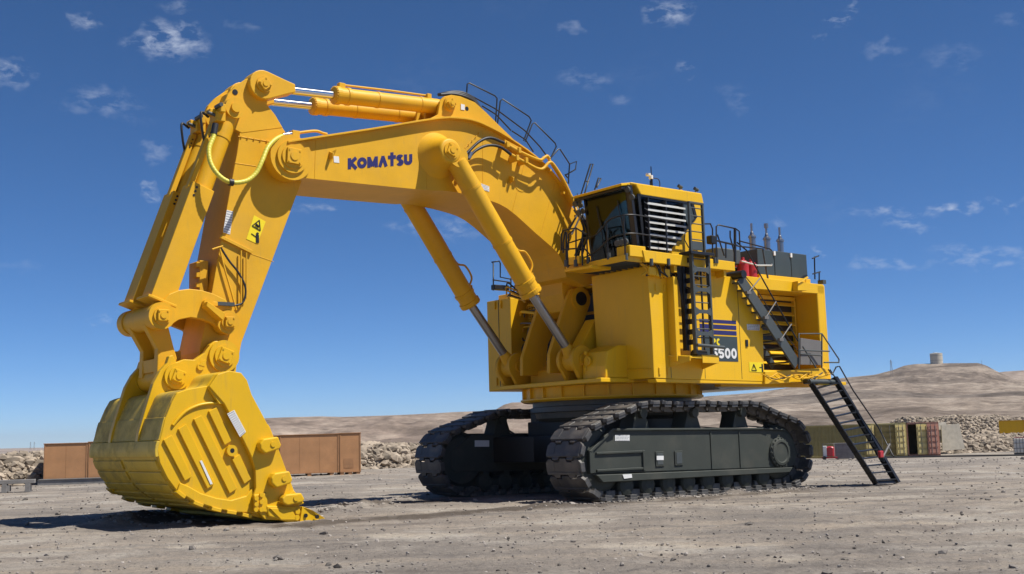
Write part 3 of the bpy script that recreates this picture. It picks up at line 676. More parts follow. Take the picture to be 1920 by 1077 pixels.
# far module
b = MB(); b.prism_z([(1.85, -3.66), (1.85, -2.45), (-5.3, -2.45), (-5.3, -3.66)], ZB-.02, 6.02); b.build('far_side_module', M_YS, H, .02, 2)
b = MB(); b.box(1.5, .2, -3.5, -2.45, 6.0, 6.22); b.build('far_module_top_box', M_YS, H, .015, 1)
for y in (-3.05,):
    b = MB(); b.box(1.845, 1.862, y-.008, y+.008, 3.2, 6.0); b.build('door_seam', M_BLK, H)
for z in (3.45, 5.85):
    for y in (-3.22, -2.92):
        b = MB(); b.box(1.85, 1.90, y-.035, y+.035, z-.12, z+.12); b.build('door_hinge', M_YS, H, .006, 1)
# engine bay with pipes seen between far module and boom foot
b = MB(); b.box(.6, -.5, -2.44, -1.2, 3.3, 5.9); b.build('bay_lining', M_BLK, H)
rnd = random.Random(4)
for k in range(34):
    z = 3.5+rnd.random()*2.2; b = MB(); yA, yB = -2.4, -.2-rnd.random()*.8; x = .7+rnd.random()*.8
    b.tube(smooth_pts([(x, yA, z), (x+.1, yA+.3, z+rnd.uniform(-.2, .2)), (x+.05, yB-.2, z+rnd.uniform(-.3, .3)), (x, yB, z+rnd.uniform(-.4, .4))], 5), rnd.choice([.025, .035, .05]), 8)
    b.build('engine_pipe', rnd.choice([M_Y, M_GREY, M_RUB, M_YS, M_RUB, M_DK]), H)
for k in range(5):
    z = 4.2+k*.33; b = MB(); b.box(.75, .95, -2.3+.2*rnd.random(), -1.5, z, z+.09); b.build('engine_block', rnd.choice([M_Y, M_BLK, M_YS]), H, .01, 1)
for k in range(12):
    b = MB(); b.box(1.30, 1.33, -2.2, -1.3, 5.0+k*.07, 5.02+k*.07); b.build('grille_bar', M_Y, H)
for k in range(9):
    b = MB(); b.box(1.30, 1.33, -2.2+k*.11, -2.18+k*.11, 5.0, 5.84); b.build('grille_bar', M_Y, H)
# boom foot brackets
FP = ay(1086, 561, .66)      # boom foot pin
LP = (2.66, 3.78)            # boom cylinder lower pin
for sy in (-1, 1):
    b = MB(); b.prism([ay(*p, .66) for p in ((1064, 556), (1070, 543), (1084, 538), (1098, 543), (1107, 556), (1106, 570), (1094, 605), (1078, 640), (1072, 700), (1030, 700), (1030, 665), (1045, 615))], sy*.54, sy*.68); b.build('foot_bracket', M_Y, H, .02, 2)
    b = MB(); boss(b, FP, sy*.50, sy*.74, .34); b.build('foot_pin_boss', M_Y, H, .012, 1)
    b = MB(); boss(b, FP, sy*.74, sy*.77, .2); b.build('foot_pin', M_BLK, H)
    # cylinder lugs
    for (ya, yb) in ((1.06, 1.18), (1.62, 1.76)):
        b = MB(); n = 14; pp = [(LP[0]+.40*math.cos(RAD(a)), LP[1]+.40*math.sin(RAD(a))) for a in np.linspace(-50, 130, n)] + [(1.9, 4.1), (1.7, 3.2), (2.75, 3.2)]
        b.prism(pp, sy*ya, sy*yb); b.build('cylinder_lug', M_Y, H, .015, 2)
    b = MB(); b.cyl((LP[0], sy*1.0, LP[1]), (LP[0], sy*1.82, LP[1]), .17, n=20); b.build('lower_pin', M_Y, H, .01, 1)
b = MB(); b.prism([(2.72, 3.22), (2.72, 3.55), (2.62, 3.95), (2.2, 4.12), (1.7, 4.12), (1.7, 3.22)], 1.78, 2.7); b.build('lug_housing', M_YS, H, .03, 2)
b = MB(); b.cyl((2.70, 2.02, 3.72), (2.76, 2.02, 3.72), .13, n=20); b.cyl((2.75, 2.02, 3.72), (2.78, 2.02, 3.72), .07, n=12)
for z in (3.5, 3.94): b.box(2.68, 2.75, 1.88, 1.96, z-.05, z+.05)
b.build('pin_retainer', M_YS, H, .006, 1)
b = MB(); b.prism([(2.95, 3.10), (2.95, 3.22), (1.7, 3.22), (1.7, 3.10)], -1.95, 2.75); b.build('front_shelf', M_YS, H, .015, 1)
b = MB(); b.prism([(2.4, 3.22), (2.4, 3.6), (1.9, 3.9), (1.6, 3.9), (1.6, 3.22)], -.9, .9); b.build('centre_crossmember', M_Y, H, .02, 1)
b = MB(); b.prism([ay(*p, 1.0) for p in ((1103, 600), (1116, 604), (1114, 652), (1090, 664), (1073, 656))], .86, 1.3); b.build('valve_cover', M_YS, H, .02, 1)
b = MB(); b.box(.55, .62, -1.2, 1.48, 3.3, 5.95); b.build('bay_bulkhead', M_BLK, H, .01, 1)
for z in (3.9, 4.6, 5.3):
    b = MB(); b.box(.62, .70, -1.15, 1.45, z, z+.08); b.build('bulkhead_rib', M_Y, H)
rnd = random.Random(21)
for k in range(7):
    y = .8+rnd.random()*.55; b = MB(); b.tube(smooth_pts([(.8, y, 3.4), (.85, y+.05, 4.2), (.95, y-.1, 5.0), (.8, y, 5.8)], 5), .03, 8); b.build('hydraulic_hose', M_RUB, H)

# ---------------- warning plates and lettering on the side
YD = YH+.03
def side_quad(a, b_, c, d): return [ay3(*p, YD) for p in (a, b_, c, d)]
def lerpq(q, s, t):
    tl, tr, br, bl = [Vector(p) for p in q]; return tl.lerp(bl, t).lerp(tr.lerp(br, t), s)
SX0, SX1 = -.62, -1.86          # decal extent along the body
def side_rect(name, xa, xb, za, zb, m, parent=H, y=YD, th=.004):
    b = MB(); b.box(xa, xb, y+.002, y+.002+th, za, zb); return b.build(name, m, parent)
zt, zb_ = 4.83, 3.68
side_rect('number_plate_panel', .0, -1.50, 3.66, 4.37, M_TANK)
for k, (a, c) in enumerate(((4.735, 4.83), (4.57, 4.69), (4.41, 4.53))): side_rect('stripe', .04, -1.49, a, c, M_NAVY)
# stroke lettering
def stroke(b, pts, w, z):
    """thick poly-line in the local (u,v) plane, w = stroke width"""
    P = [Vector((p[0], p[1])) for p in pts]; n = len(P); closed = (P[0]-P[-1]).length < 1e-6
    Lft, Rgt = [], []
    for i in range(n):
        a = P[i-1] if i > 0 else (P[-2] if closed else None); c = P[i+1] if i < n-1 else (P[1] if closed else None)
        d1 = (P[i]-a).normalized() if a is not None else (c-P[i]).normalized(); d2 = (c-P[i]).normalized() if c is not None else d1
        n1_ = Vector((-d1.y, d1.x)); n2_ = Vector((-d2.y, d2.x)); m = (n1_+n2_); m = m.normalized() if m.length > .01 else n1_
        k = w/2/max(.78, m.dot(n1_)); Lft.append(P[i]+m*k); Rgt.append(P[i]-m*k)
    o = len(b.v); v = []
    for i in range(n): v += [(Lft[i].x, Lft[i].y, z), (Rgt[i].x, Rgt[i].y, z)]
    b.add(v, [(2*i, 2*i+1, 2*i+3, 2*i+2) for i in range(n-1)])
def arcp(cx, cy, rx, ry, a0, a1, n=18): return [(cx+rx*math.cos(RAD(a0+(a1-a0)*i/n)), cy+ry*math.sin(RAD(a0+(a1-a0)*i/n))) for i in range(n+1)]
def glyph(ch, w=.7, t=.2):
    h = t/2; x0, x1, y0, y1 = h, w-h, h, 1-h
    return {'K': [[(x0, 0), (x0, 1)], [(w-.06, 1.0), (x0+.05, .5)], [(x0+.12, .58), (w-.03, 0)]],
            'O': [arcp(w/2, .5, w/2-h, .5-h, 90, 450, 28)],
            '0': [arcp(w/2, .5, w/2-h, .5-h, 90, 450, 28)],
            'M': [[(x0, 0), (x0, 1)], [(x1, 0), (x1, 1)], [(x0+.02, .90), (w/2, .12)], [(x1-.02, .90), (w/2, .12)]],
            'A': [[(x0-.02, 0), (w/2+.02, .98)], [(x1+.02, 0), (w/2-.02, .98)]],
            'T': [[(w/2, 0), (w/2, 1.28)], [(0, 1-h), (w, 1-h)]],
            'S': [arcp(w/2, .74, w/2-h, .26-h*.8, 15, 262, 16)+arcp(w/2, .28, w/2-h, .28-h*.8, 82, -165, 16)],
            'U': [[(x0, 1)]+arcp(w/2, .36, w/2-h, .36-h, 180, 360, 14)+[(x1, 1)]],
            'P': [[(x0, 0), (x0, 1-h)]+arcp(w*.5, .68, w/2-h, .32-h, 90, -90, 12)+[(x0, .36+h)]],
            'C': [arcp(w/2, .5, w/2-h, .5-h, 48, 312, 20)],
            '5': [[(.05, 1-h*.9), (w-.03, 1-h*.9)], [(x0+.03, 1), (x0-.01, .46)], arcp(w/2-.01, .33, w/2-h, .33-h, 138, -150, 20)]}[ch]
def lettering(name, text, org, uv, vv, height, m, parent, w=.7, t=.2, gap=.1, nrm=(0, 1, 0), widths=None, off=.008):
    org = Vector(org); uv = Vector(uv).normalized(); vv = Vector(vv).normalized(); nrm = Vector(nrm); cur = 0
    for ch in text:
        ww = (widths or {}).get(ch, w); b = MB(); z = 0
        for st in glyph(ch, ww, t): stroke(b, st, t, z); z += .0004
        b.v = [tuple(org+uv*((cur+x)*height)+vv*(y*height)+nrm*(off+zz*height)) for x, y, zz in b.v]
        bb = b; bb.f += [f[::-1] for f in []]
        bb.build('letter', m, parent); cur += ww+gap
    return cur*height
yD2 = YD+.006
lettering('number', '5500', (-.40, yD2, 3.74), (-1, 0, 0), (0, 0, 1), .30, M_WH, H, w=.80, t=.25, gap=.09)
lettering('model_code', 'PC', (-.42, yD2, 4.10), (-1, 0, 0), (0, 0, 1), .20, M_SIGN, H, w=.80, t=.30, gap=.16)
q = side_quad((1400, 608), (1424, 609), (1424, 620), (1401, 619)); decal('sticker', q, M_WH, H); lines_on('sticker_print', q, 4, M_LINE, H, seed=5)
q = side_quad((1404, 679), (1430, 680), (1431, 699), (1405, 697)); decal('warning_sign', q, M_SIGN, H)
def warn_tri(q, s0, s1, t0, t1, parent, off=.012):
    n = Vector((0, 1, 0)); A = lerpq(q, s0, t1)+n*off; B = lerpq(q, s1, t1)+n*off; Cc = lerpq(q, (s0+s1)/2, t0)+n*off
    b = MB()
    for a, c in ((A, B), (B, Cc), (Cc, A)): b.cyl(a, c, .012, n=6)
    c = (A+B+Cc)/3; b.cyl(c+Vector((0, 0, .0)), c+Vector((0, 0, .09)), .012, n=6); b.build('warning_symbol', M_BLK, parent)
warn_tri(q, .15, .5, .2, .85, H)
b = MB(); b.box(*sorted((lerpq(q, .72, 0)[0], lerpq(q, .90, 0)[0])), YD+.01, YD+.016, lerpq(q, 0, .6)[2], lerpq(q, 0, .5)[2]); c = lerpq(q, .93, .5); b.box(c[0]-.03, c[0]+.03, YD+.01, YD+.016, c[2]-.13, c[2]+.10); b.build('warning_symbol', M_BLK, H)

# ---------------- deck, cab
DZ = 6.22
b = MB(); b.prism([(2.5, 6.52), (2.42, 6.20), (-1.12, 6.20), (-1.16, 6.46)], 3.98, 4.08); b.build('deck_edge_beam', M_YS, H, .012, 1)
b = MB(); b.box(1.86, -1.12, 1.6, 4.0, 6.20, 6.28); b.build('deck_plate', M_YS, H, .01, 1)
b = MB(); b.box(-1.10, -1.16, 3.0, 4.07, 6.20, 6.46); b.build('deck_end_beam', M_YS, H, .01, 1)
b = MB(); b.box(1.83, -1.0, 1.38, 3.68, 6.0, 6.2); b.build('deck_support', M_YS, H)
for x in (1.2, .45, -.8):
    b = MB(); b.box(x-.05, x+.05, 3.6, 4.0, 6.02, 6.2); b.build('deck_bracket', M_YS, H)
rnd = random.Random(31)
for k in range(16):
    x = rnd.uniform(.1, 2.2); y = rnd.uniform(3.74, 3.98); b = MB()
    b.tube(smooth_pts([(x, y, 6.19), (x+rnd.uniform(-.1, .1), y, 6.0), (x+rnd.uniform(-.25, .25), y-.05, 5.88), (x+rnd.uniform(-.4, .4), y, 6.02), (x+rnd.uniform(-.4, .4), y, 6.19)], 5), .018, 6); b.build('deck_hose', rnd.choice([M_RUB, M_RUB, M_Y]), H)
for (x, z, w_) in ((2.0, 6.02, .14), (1.75, 6.0, .1), (1.45, 6.0, .12), (.62, 5.98, .16), (.15, 6.02, .1)):
    b = MB(); b.box(x-w_, x+w_, 3.72, 3.92, z-.12, z+.1); b.build('junction_box', rnd.choice([M_YS, M_BLK, M_YS]), H, .012, 1)
# front walkway below the windscreen
b = MB(); b.slab([(1.88, 1.62, 6.27), (3.02, 1.62, 6.27), (3.02, 3.95, 6.27), (1.88, 3.95, 6.27)], (0, 0, -.03)); b.build('walkway_grating', M_BLK, H)
b = MB(); b.box(3.0, 3.06, 1.60, 3.98, 6.20, 6.36); b.box(2.42, 3.0, 3.92, 3.98, 6.20, 6.36); b.box(2.42, 3.0, 1.60, 1.66, 6.20, 6.36); b.build('walkway_beam', M_YS, H, .008, 1)
for k in range(10):
    b = MB(); b.box(1.9, 3.0, 1.7+k*.23, 1.72+k*.23, 6.19, 6.235); b.build('grating_bar', M_DK, H)
# cab
CAB = empty('operator_cab', (0, 0, 0), 0, EX)
cx0, cx1, cy0, cy1, cz0, cz1 = 2.28, -.40, 1.85, 3.70, 6.36, 8.42
def cabx(z): return 2.28+(z-6.36)*.12    # raked windscreen
b = MB(); b.prism([(2.12, 8.10), (2.30, 8.36), (2.50, 8.36), (2.50, 8.42), (cx1+.10, 8.42), (cx1+.02, 8.10)], cy0-.03, cy1+.03); b.build('cab_roof', M_YS, CAB, .03, 2)
b = MB(); b.prism([(cx1, cz0), (cx1, 8.08), (.10, 8.08), (-.02, 7.72), (.35, 7.35), (1.25, 6.62), (1.95, 6.60), (1.95, cz0)], cy1-.06, cy1); b.build('cab_side_wall', M_YS, CAB, .012, 1)
b = MB(); b.box(cx1, cx1+.05, cy0, cy1-.06, cz0, 8.08); b.build('cab_rear_wall', M_YS, CAB, .01, 1)
b = MB(); b.prism([(cx1, cz0), (cx1, 8.08), (1.0, 8.08), (1.0, cz0)], cy0, cy0+.05); b.build('cab_far_wall', M_YS, CAB)
b = MB(); b.box(cx1, 2.2, cy0, cy1, cz0-.08, cz0+.02); b.build('cab_floor', M_DK, CAB)
b = MB(); b.box(cx1+.05, cx1+.07, cy0+.05, cy1-.06, cz0+.02, 8.08); b.box(cx1+.05, 1.0, cy0+.05, cy0+.07, cz0+.02, 8.08); b.box(cx1+.05, 2.1, cy0+.05, cy1-.06, 8.04, 8.09); b.build('cab_lining', M_GREY, CAB)
b = MB(); b.slab([(1.05, cy0+.02, 6.5), (2.2, cy0+.02, 6.5), (2.4, cy0+.02, 8.1), (1.05, cy0+.02, 8.1)], (0, .015, 0)); b.build('far_side_window', M_GLASS, CAB)
# front glass and frame
def fpt(y, z): return (cabx(z), y, z)
b = MB(); b.slab([fpt(cy0+.06, 6.42), fpt(cy1-.16, 6.42), fpt(cy1-.16, 8.30), fpt(cy0+.06, 8.30)], (-.015, 0, 0)); b.build('windscreen', M_GLASS, CAB)
b = MB()
for (ya, yb, za, zb2) in ((cy0-.02, cy0+.07, 6.36, 8.34), (cy1-.20, cy1+.005, 6.36, 8.34)): b.slab([fpt(ya, za), fpt(yb, za), fpt(yb, zb2), fpt(ya, zb2)], (-.10, 0, 0))
b.slab([fpt(cy0+.07, 6.34), fpt(cy1-.20, 6.34), fpt(cy1-.20, 6.44), fpt(cy0+.07, 6.44)], (-.08, 0, 0)); b.slab([fpt(cy0+.07, 8.27), fpt(cy1-.20, 8.27), fpt(cy1-.20, 8.35), fpt(cy0+.07, 8.35)], (-.08, 0, 0))
b.build('windscreen_frame', M_BLK, CAB, .006, 1)
b = MB(); b.slab([(2.36, cy0-.1, 8.36), (2.82, cy0-.1, 8.28), (2.82, cy1, 8.28), (2.36, cy1, 8.36)], (0, 0, .07)); b.build('sun_visor', M_YS, CAB, .01, 1)
b = MB(); b.slab([(2.46, cy0-.08, 8.26), (2.80, cy0-.08, 8.20), (2.80, cy1-.02, 8.20), (2.46, cy1-.02, 8.26)], (0, 0, .06)); b.build('visor_lining', M_BLK, CAB)
# side window: black surround, glass, louvre slats
wy = cy1-.0
b = MB(); b.prism([(2.20, 8.10), (.10, 8.10), (-.02, 7.72), (.35, 7.35), (1.25, 6.62), (2.06, 6.60)], wy-.05, wy-.01)
b.build('side_window', M_GLASS, CAB)
b = MB()
ring = [(2.26, 8.12), (.06, 8.10), (-.06, 7.70), (1.22, 6.56), (2.10, 6.52)]
for i in range(len(ring)):
    a, c = Vector((ring[i][0], 0, ring[i][1])), Vector((ring[(i+1) % len(ring)][0], 0, ring[(i+1) % len(ring)][1])); d = (c-a).normalized(); nn = Vector((d.z, 0, -d.x))
    wd = .055 if i not in (1, 4) else .10
    cen = Vector((1.2, 0, 7.4)); nn = nn if (cen-a).dot(nn) > 0 else -nn
    b.slab([a+Vector((0, wy, 0)), c+Vector((0, wy, 0)), c+nn*wd+Vector((0, wy, 0)), a+nn*wd+Vector((0, wy, 0))], (0, .035, 0))
b.build('window_surround', M_BLK, CAB)
b = MB(); b.prism([(.62, 8.08), (.08, 8.08), (-.04, 7.72), (.30, 7.42)], wy-.008, wy+.02); b.build('window_corner_panel', M_TANK, CAB)
def win_x(z):      # limits of the window at height z
    lo = .55 if z > 7.35 else .45+(7.35-z)*1.15
    return lo, 2.02-(8.1-z)*.02
for k in range(8):
    z = 7.93-k*.172
    if k == 3: pass
    lo, hi = win_x(z)
    b = MB(); b.slab([(hi, wy+.03, z+.0), (lo, wy+.03, z+.0), (lo, wy+.15, z-.075), (hi, wy+.15, z-.075)], (0, 0, -.018)); b.slab([(hi, wy+.15, z-.045), (lo, wy+.15, z-.045), (lo, wy+.15, z-.095), (hi, wy+.15, z-.095)], (0, .014, 0))
    b.build('louver_slat', M_SLAT, CAB)
for x in (1.98, 1.30, .62):
    b = MB(); b.box(x-.02, x+.02, wy+.0, wy+.16, 6.7 if x > 1.25 else 7.2, 8.02); b.build('louver_post', M_BLK, CAB)
# cab interior
b = MB(); b.box(.9, 1.4, 2.5, 3.05, 6.75, 6.9); b.box(.82, .95, 2.5, 3.05, 6.85, 7.55); b.box(1.0, 1.3, 2.6, 2.95, 6.4, 6.75); b.build('driver_seat', M_SKIN, CAB, .04, 2)
b = MB(); b.box(1.3, 1.7, 3.15, 3.4, 6.4, 7.05); b.box(1.3, 1.7, 2.15, 2.4, 6.4, 7.05); b.build('control_console', M_DK, CAB, .02, 1)
b = MB(); b.box(1.9, 1.95, 2.1, 2.35, 7.1, 7.4); b.tube([(1.92, 2.2, 6.4), (1.92, 2.2, 7.1)], .02); b.build('monitor', M_BLK, CAB)
# wipers
for y in (2.35, 3.2):
    b = MB(); b.tube([(cabx(8.0)+.03, y, 8.0), (cabx(7.2)+.05, y+.12, 7.15)], .016, 6); b.tube([(cabx(7.6)+.05, y+.1, 7.55), (cabx(6.9)+.05, y+.14, 6.85)], .014, 6); b.build('wiper', M_BLK, CAB)
# work lights
def lamp(p, d, parent, m=M_DK, r=.085):
    b = MB(); p = Vector(p); d = Vector(d).normalized(); b.lathe(p, d, [(-.09, r*.5), (-.05, r*.9), (0, r), (.02, r), (.021, r*.86)], 14); b.tube([p-d*.04, p-d*.04+Vector((0, 0, .14))], .012, 6); b.build('work_light', m, parent)
for p in ((2.62, cy1+.02, 8.20), (2.55, cy1+.10, 7.98)): lamp(p, (1, .1, -.2), CAB)
for p in ((2.7, cy0-.16, 8.15), (2.62, cy0-.12, 7.9)): lamp(p, (1, .1, -.2), CAB)
# antenna and roof fittings
c = ay(1222, 347, 3.2)
b = MB(); b.tube([(c[0], 3.2, 8.42), (c[0], 3.2, 8.78)], .035, 8); b.tube([(c[0]+.05, 3.2, 8.42), (c[0]+.05, 3.2, 8.7)], .02, 8); b.tube([(c[0], 3.2, 8.7), (c[0], 3.2, 9.12)], .016, 6); b.build('antenna', M_BLK, CAB)
b = MB(); b.cyl((c[0]+.02, 3.2, 8.76), (c[0]+.02, 3.2, 8.86), .06, n=12); b.cyl((c[0]+.12, 3.2, 8.84), (c[0]+.12, 3.2, 8.90), .07, n=12); b.build('antenna_receiver', M_WH, CAB)
b = MB(); b.tube(smooth_pts([(c[0]-.05, 3.2, 8.8), (c[0]-.28, 3.2, 8.78), (c[0]-.32, 3.2, 8.6), (c[0]-.2, 3.2, 8.43)], 6), .014, 6); b.build('antenna_cable', M_RUB, CAB)
for px in (1276, 1306):
    c = ay(px, 356 if px < 1290 else 360, 3.5); b = MB(); b.tube([(c[0]+.1, 3.5, 8.42), (c[0], 3.5, 8.56)], .02, 6); b.cyl((c[0]-.05, 3.5, 8.56), (c[0]+.08, 3.5, 8.60), .05, n=10); b.build('roof_camera', M_DK, CAB)
b = MB(); c = ay(1271, 358, 3.6); b.prism([(c[0]+.22, c[1]-.05), (c[0]-.05, c[1]+.02), (c[0]-.18, c[1]-.02)], 3.45, 3.7); b.build('roof_bracket', M_YS, CAB)
# roof grab loops beyond the cab (top of the boarding ladder on the boom side)
def rail(pts, r=.022, name='handrail', m=M_BLK, parent=None):
    b = MB(); b.tube(pts, r, 8); return b.build(name, m, parent or EX)
def railpx(pts, y, r=.022, **k): return rail([ay3(*p, y) for p in pts], r, **k)
for (A, B, Ct, D) in (((1089, 366), (1107, 308), (1112, 308), (1096, 364)), ((1115, 356), (1122, 334), (1127, 335), (1119, 352))):
    railpx([A, B, Ct, D], 1.75, parent=CAB)
railpx([(1097, 340), (1104, 341)], 1.75, parent=CAB)

# ---------------- hydraulic access: vertical ladder on the side
YL = 4.22
LD = empty('vertical_ladder', (0, 0, 0), 0, EX)
la, lb_ = .80, .14
ua, ub = ay(1293, 420, YL-.06)[0], ay(1318, 420, YL-.06)[0]
b = MB()
for x in (la, lb_): b.box(x-.035, x+.035, YL-.06, YL+.06, 3.80, 6.55)
b.build('stile', M_DK, LD, .006, 1)
b = MB()
for x in (la-.03, lb_-.0): b.tube([(x, YL-.28, 3.9), (x, YL-.28, 6.4)], .028, 8)
b.build('rear_stile', M_BLK, LD)
for k in range(11):
    z = 4.0+k*.24; b = MB(); b.tube([(la, YL-.0, z), (lb_, YL-.0, z)], .018, 6)
    b.build('rung', M_DK, LD)
for z in (4.35, 4.95, 5.55, 6.1):
    b = MB(); b.box(la-.02, lb_+.02, YL+.03, YL+.06, z-.05, z+.05)
    for s in (-1, 1):
        for x, x2 in ((la, la-.17), (lb_, lb_+.17)):
            b.slab([(x, YL+.03, z+s*.13), (x, YL+.03, z+s*.05), (x2, YL+.03, z+s*.05)], (0, .03, 0))
    b.build('gusset_plate', M_DK, LD)
    b = MB(); b.tube([(la, YL, z), (la-.03, YL-.28, z+.1)], .02, 6); b.tube([(lb_, YL, z), (lb_, YL-.28, z+.1)], .02, 6); b.build('stile_link', M_BLK, LD)
b = MB(); b.box(.96, .02, YL-.30, YL+.16, 6.50, 6.58); b.build('ladder_head_step', M_BLK, LD, .005, 1)
b = MB(); b.tube([(.90, YL+.16, 4.02), (-.16, YL+.16, 3.98)], .045, 8); b.build('foot_bar', M_DK, LD)
b = MB(); b.tube([(.68, YL-.18, 3.80), (.28, YL-.18, 3.80)], .13, 14); b.build('ladder_motor', M_BLK, LD)
b = MB(); b.slab([(1.35, YD, 3.80), (.02, YD, 3.80), (.02, YL+.05, 3.72), (1.1, YL+.05, 3.72)], (0, 0, -.05)); b.slab([(.62, YL+.04, 3.77), (-.04, YL+.04, 3.77), (-.04, YL+.04, 3.55), (.62, YL+.04, 3.55)], (0, .03, 0))
b.slab([(.02, YD, 3.76), (.02, YL+.05, 3.73), (.02, YL+.05, 3.56), (.02, YD, 3.42)], (-.04, 0, 0)); b.slab([(1.3, YD, 3.76), (1.1, YL+.05, 3.73), (1.1, YL+.05, 3.60), (1.3, YD, 3.46)], (-.04, 0, 0))
b.build('ladder_foot_bracket', M_YS, LD, .006, 1)
b = MB(); b.box(1.28, 1.12, YD, YD+.26, 3.6, 5.9); b.build('ladder_guide_channel', M_YS, LD, .01, 1)
for k in range(9):
    z = 4.05+k*.28; b = MB(); b.box(la-.01, la+.02, YL-.30, YL-.06, z, z+.14); b.build('shadow_plate', M_BLK, LD)  # plates added between the stiles to thicken the ladder's cast shadow
b = MB(); b.box(la+.05, la+.13, YL-.34, YL-.20, 3.9, 6.3); b.build('rear_shadow_box', M_BLK, LD, .006, 1)  # box added along the rear for a denser ladder shadow
for k in range(4):
    b = MB(); b.tube(smooth_pts([(la+.02+.05*k, YL-.2, 6.45), (la+.16+.04*k, YL-.26, 6.1), (la+.06+.05*k, YL-.28, 5.6), (la+.1, YL-.26, 5.0)], 5), .02, 6); b.build('ladder_hose', M_RUB, LD)
b = MB(); b.box(la-.1, lb_+.1, YL-.30, YL-.26, 6.0, 6.45); b.build('drive_cover', M_BLK, LD, .01, 1)  # second rear box, also added to deepen the ladder's shadow
# upper section on the cab side
b = MB()
for x in (ua, ub): b.box(x-.03, x+.03, YL-.10, YL-.02, 6.58, 7.98)
b.box(ua+.03, ub-.03, YL-.10, YL-.02, 7.94, 8.0); b.build('stile', M_DK, LD, .006, 1)
for k in range(5):
    b = MB(); b.tube([(ua, YL-.06, 6.95+k*.22), (ub, YL-.06, 6.95+k*.22)], .018, 6); b.build('rung', M_DK, LD)
b = MB(); b.box(ub+.06, ua-.06, YL-.09, YL-.05, 6.66, 6.9); b.build('gusset_plate', M_DK, LD)
rail([(ua, YL-.06, 7.2), (ua+.2, YL-.06, 7.1), (ua+.23, YL-.06, 6.9), (ua+.08, YL-.06, 6.7)], .016, parent=LD, name='hoop')

# ---------------- platform rails in front of and beside the cab
RL = empty('deck_railing', (0, 0, 0), 0, EX)
def r3(pts, r=.02): return rail(pts, r, parent=RL, name='rail')
YR = 4.05
for zz in (7.42, 6.92):
    r3(smooth_pts([(.98, YR, zz-.03), (1.6, YR, zz), (2.5, YR, zz+.02), (2.85, YR-.05, zz+.02), (3.02, 3.85, zz), (3.04, 3.4, zz-.05), (3.04, 2.9, zz-.35 if zz > 7 else zz-.3), (3.04, 2.3, zz-.38 if zz > 7 else zz-.42), (3.04, 1.65, zz-.42 if zz > 7 else zz-.46)], 4))
for p, z0, z1 in (((3.03, 3.3), 6.3, 7.36), ((3.0, 3.93), 6.2, 7.43), ((2.2, YR), 6.1, 7.43), ((1.55, YR), 6.15, 7.42), ((3.04, 2.5), 6.3, 7.03), ((3.04, 1.68), 6.3, 7.0)):
    rail([(p[0], p[1], z0), (p[0], p[1], z1)], .022, parent=RL, name='post')
    b = MB(); b.cyl((p[0], p[1]+.03, z0+.02), (p[0], p[1]+.03, z0+.20), .055, n=10); b.build('post_socket', M_DK, RL)
b = MB(); b.box(2.35, 2.95, 3.55, 4.05, 6.32, 6.62); b.build('deck_box', M_YS, RL, .015, 1)
for y in (3.62, 3.78, 3.93): lamp((2.98, y, 6.72), (1, .1, -.1), RL)
# right hand rail section beyond the ladder
for zt_ in (7.45, 6.98):
    railpx([(1318, 420), (1332, 420), (1336, 430), (1336, 494)] if zt_ > 7 else [(1338, 450), (1382, 460)], YR, parent=RL, name='rail')
railpx([(1343, 494), (1343, 425), (1347, 422), (1379, 429), (1386, 434), (1388, 470)], YR, parent=RL, name='rail')
railpx([(1344, 452), (1385, 462), (1430, 467)], YR, parent=RL, name='rail')
railpx([(1345, 440), (1358, 480)], YR, parent=RL, name='rail'); railpx([(1361, 456), (1361, 484)], YR, parent=RL, name='post')
railpx([(1369, 433), (1369, 445), (1378, 478)], YR, parent=RL, name='rail')
railpx([(1378, 428), (1378, 492)], YR, r=.04, parent=RL, name='post')
for px in (1344, 1340): b = MB(); c = ay3(px, 494, YR+.03); b.cyl(c, (c[0], c[1], c[2]+.16), .05, n=10); b.build('post_socket', M_DK, RL)
c = ay3(1334, 446, YR-.05); b = MB(); b.box(c[0]-.12, c[0]+.12, c[1]-.1, c[1]+.1, c[2]-.18, c[2]+.05); b.build('electric_box', M_BLK, RL, .02, 1)
b = MB(); c = ay3(1360, 478, 3.2); b.box(c[0]-.7, c[0]+.35, 2.6, 3.2, c[2]-.25, c[2]+.2); b.build('air_cleaner_box', M_DK, RL, .03, 1)
# left small balcony
YBx = 3.25
def lx(px, py, x=YBx): return ax3(px, py, x)
for pts in (((1053, 470), (1052, 440), (1057, 432), (1080, 428), (1100, 440)), ((1056, 468), (1086, 466), (1090, 450)), ((1062, 500), (1062, 436)), ((1080, 500), (1080, 428)), ((1092, 498), (1092, 432)), ((1056, 475), (1056, 455), (1060, 434)),
            ((1092, 462), (1108, 480)), ((1066, 470), (1066, 440), (1075, 432))):
    rail([lx(*p) for p in pts], .022, parent=RL, name='rail')
b = MB(); q = [lx(1058, 506), lx(1110, 497), lx(1110, 503), lx(1058, 510)]; b.slab(q, (-.7, 0, 0)); b.build('balcony_floor', M_YS, RL, .008, 1)
for px in (1062, 1080): b = MB(); c = lx(px, 500); b.cyl(c, (c[0], c[1], c[2]+.18), .06, n=10); b.build('post_socket', M_DK, RL)
b = MB(); b.slab([lx(1066, 497), lx(1086, 494), lx(1086, 480), lx(1066, 484)], (-.2, 0, 0)); b.build('balcony_box', M_YS, RL, .01, 1)
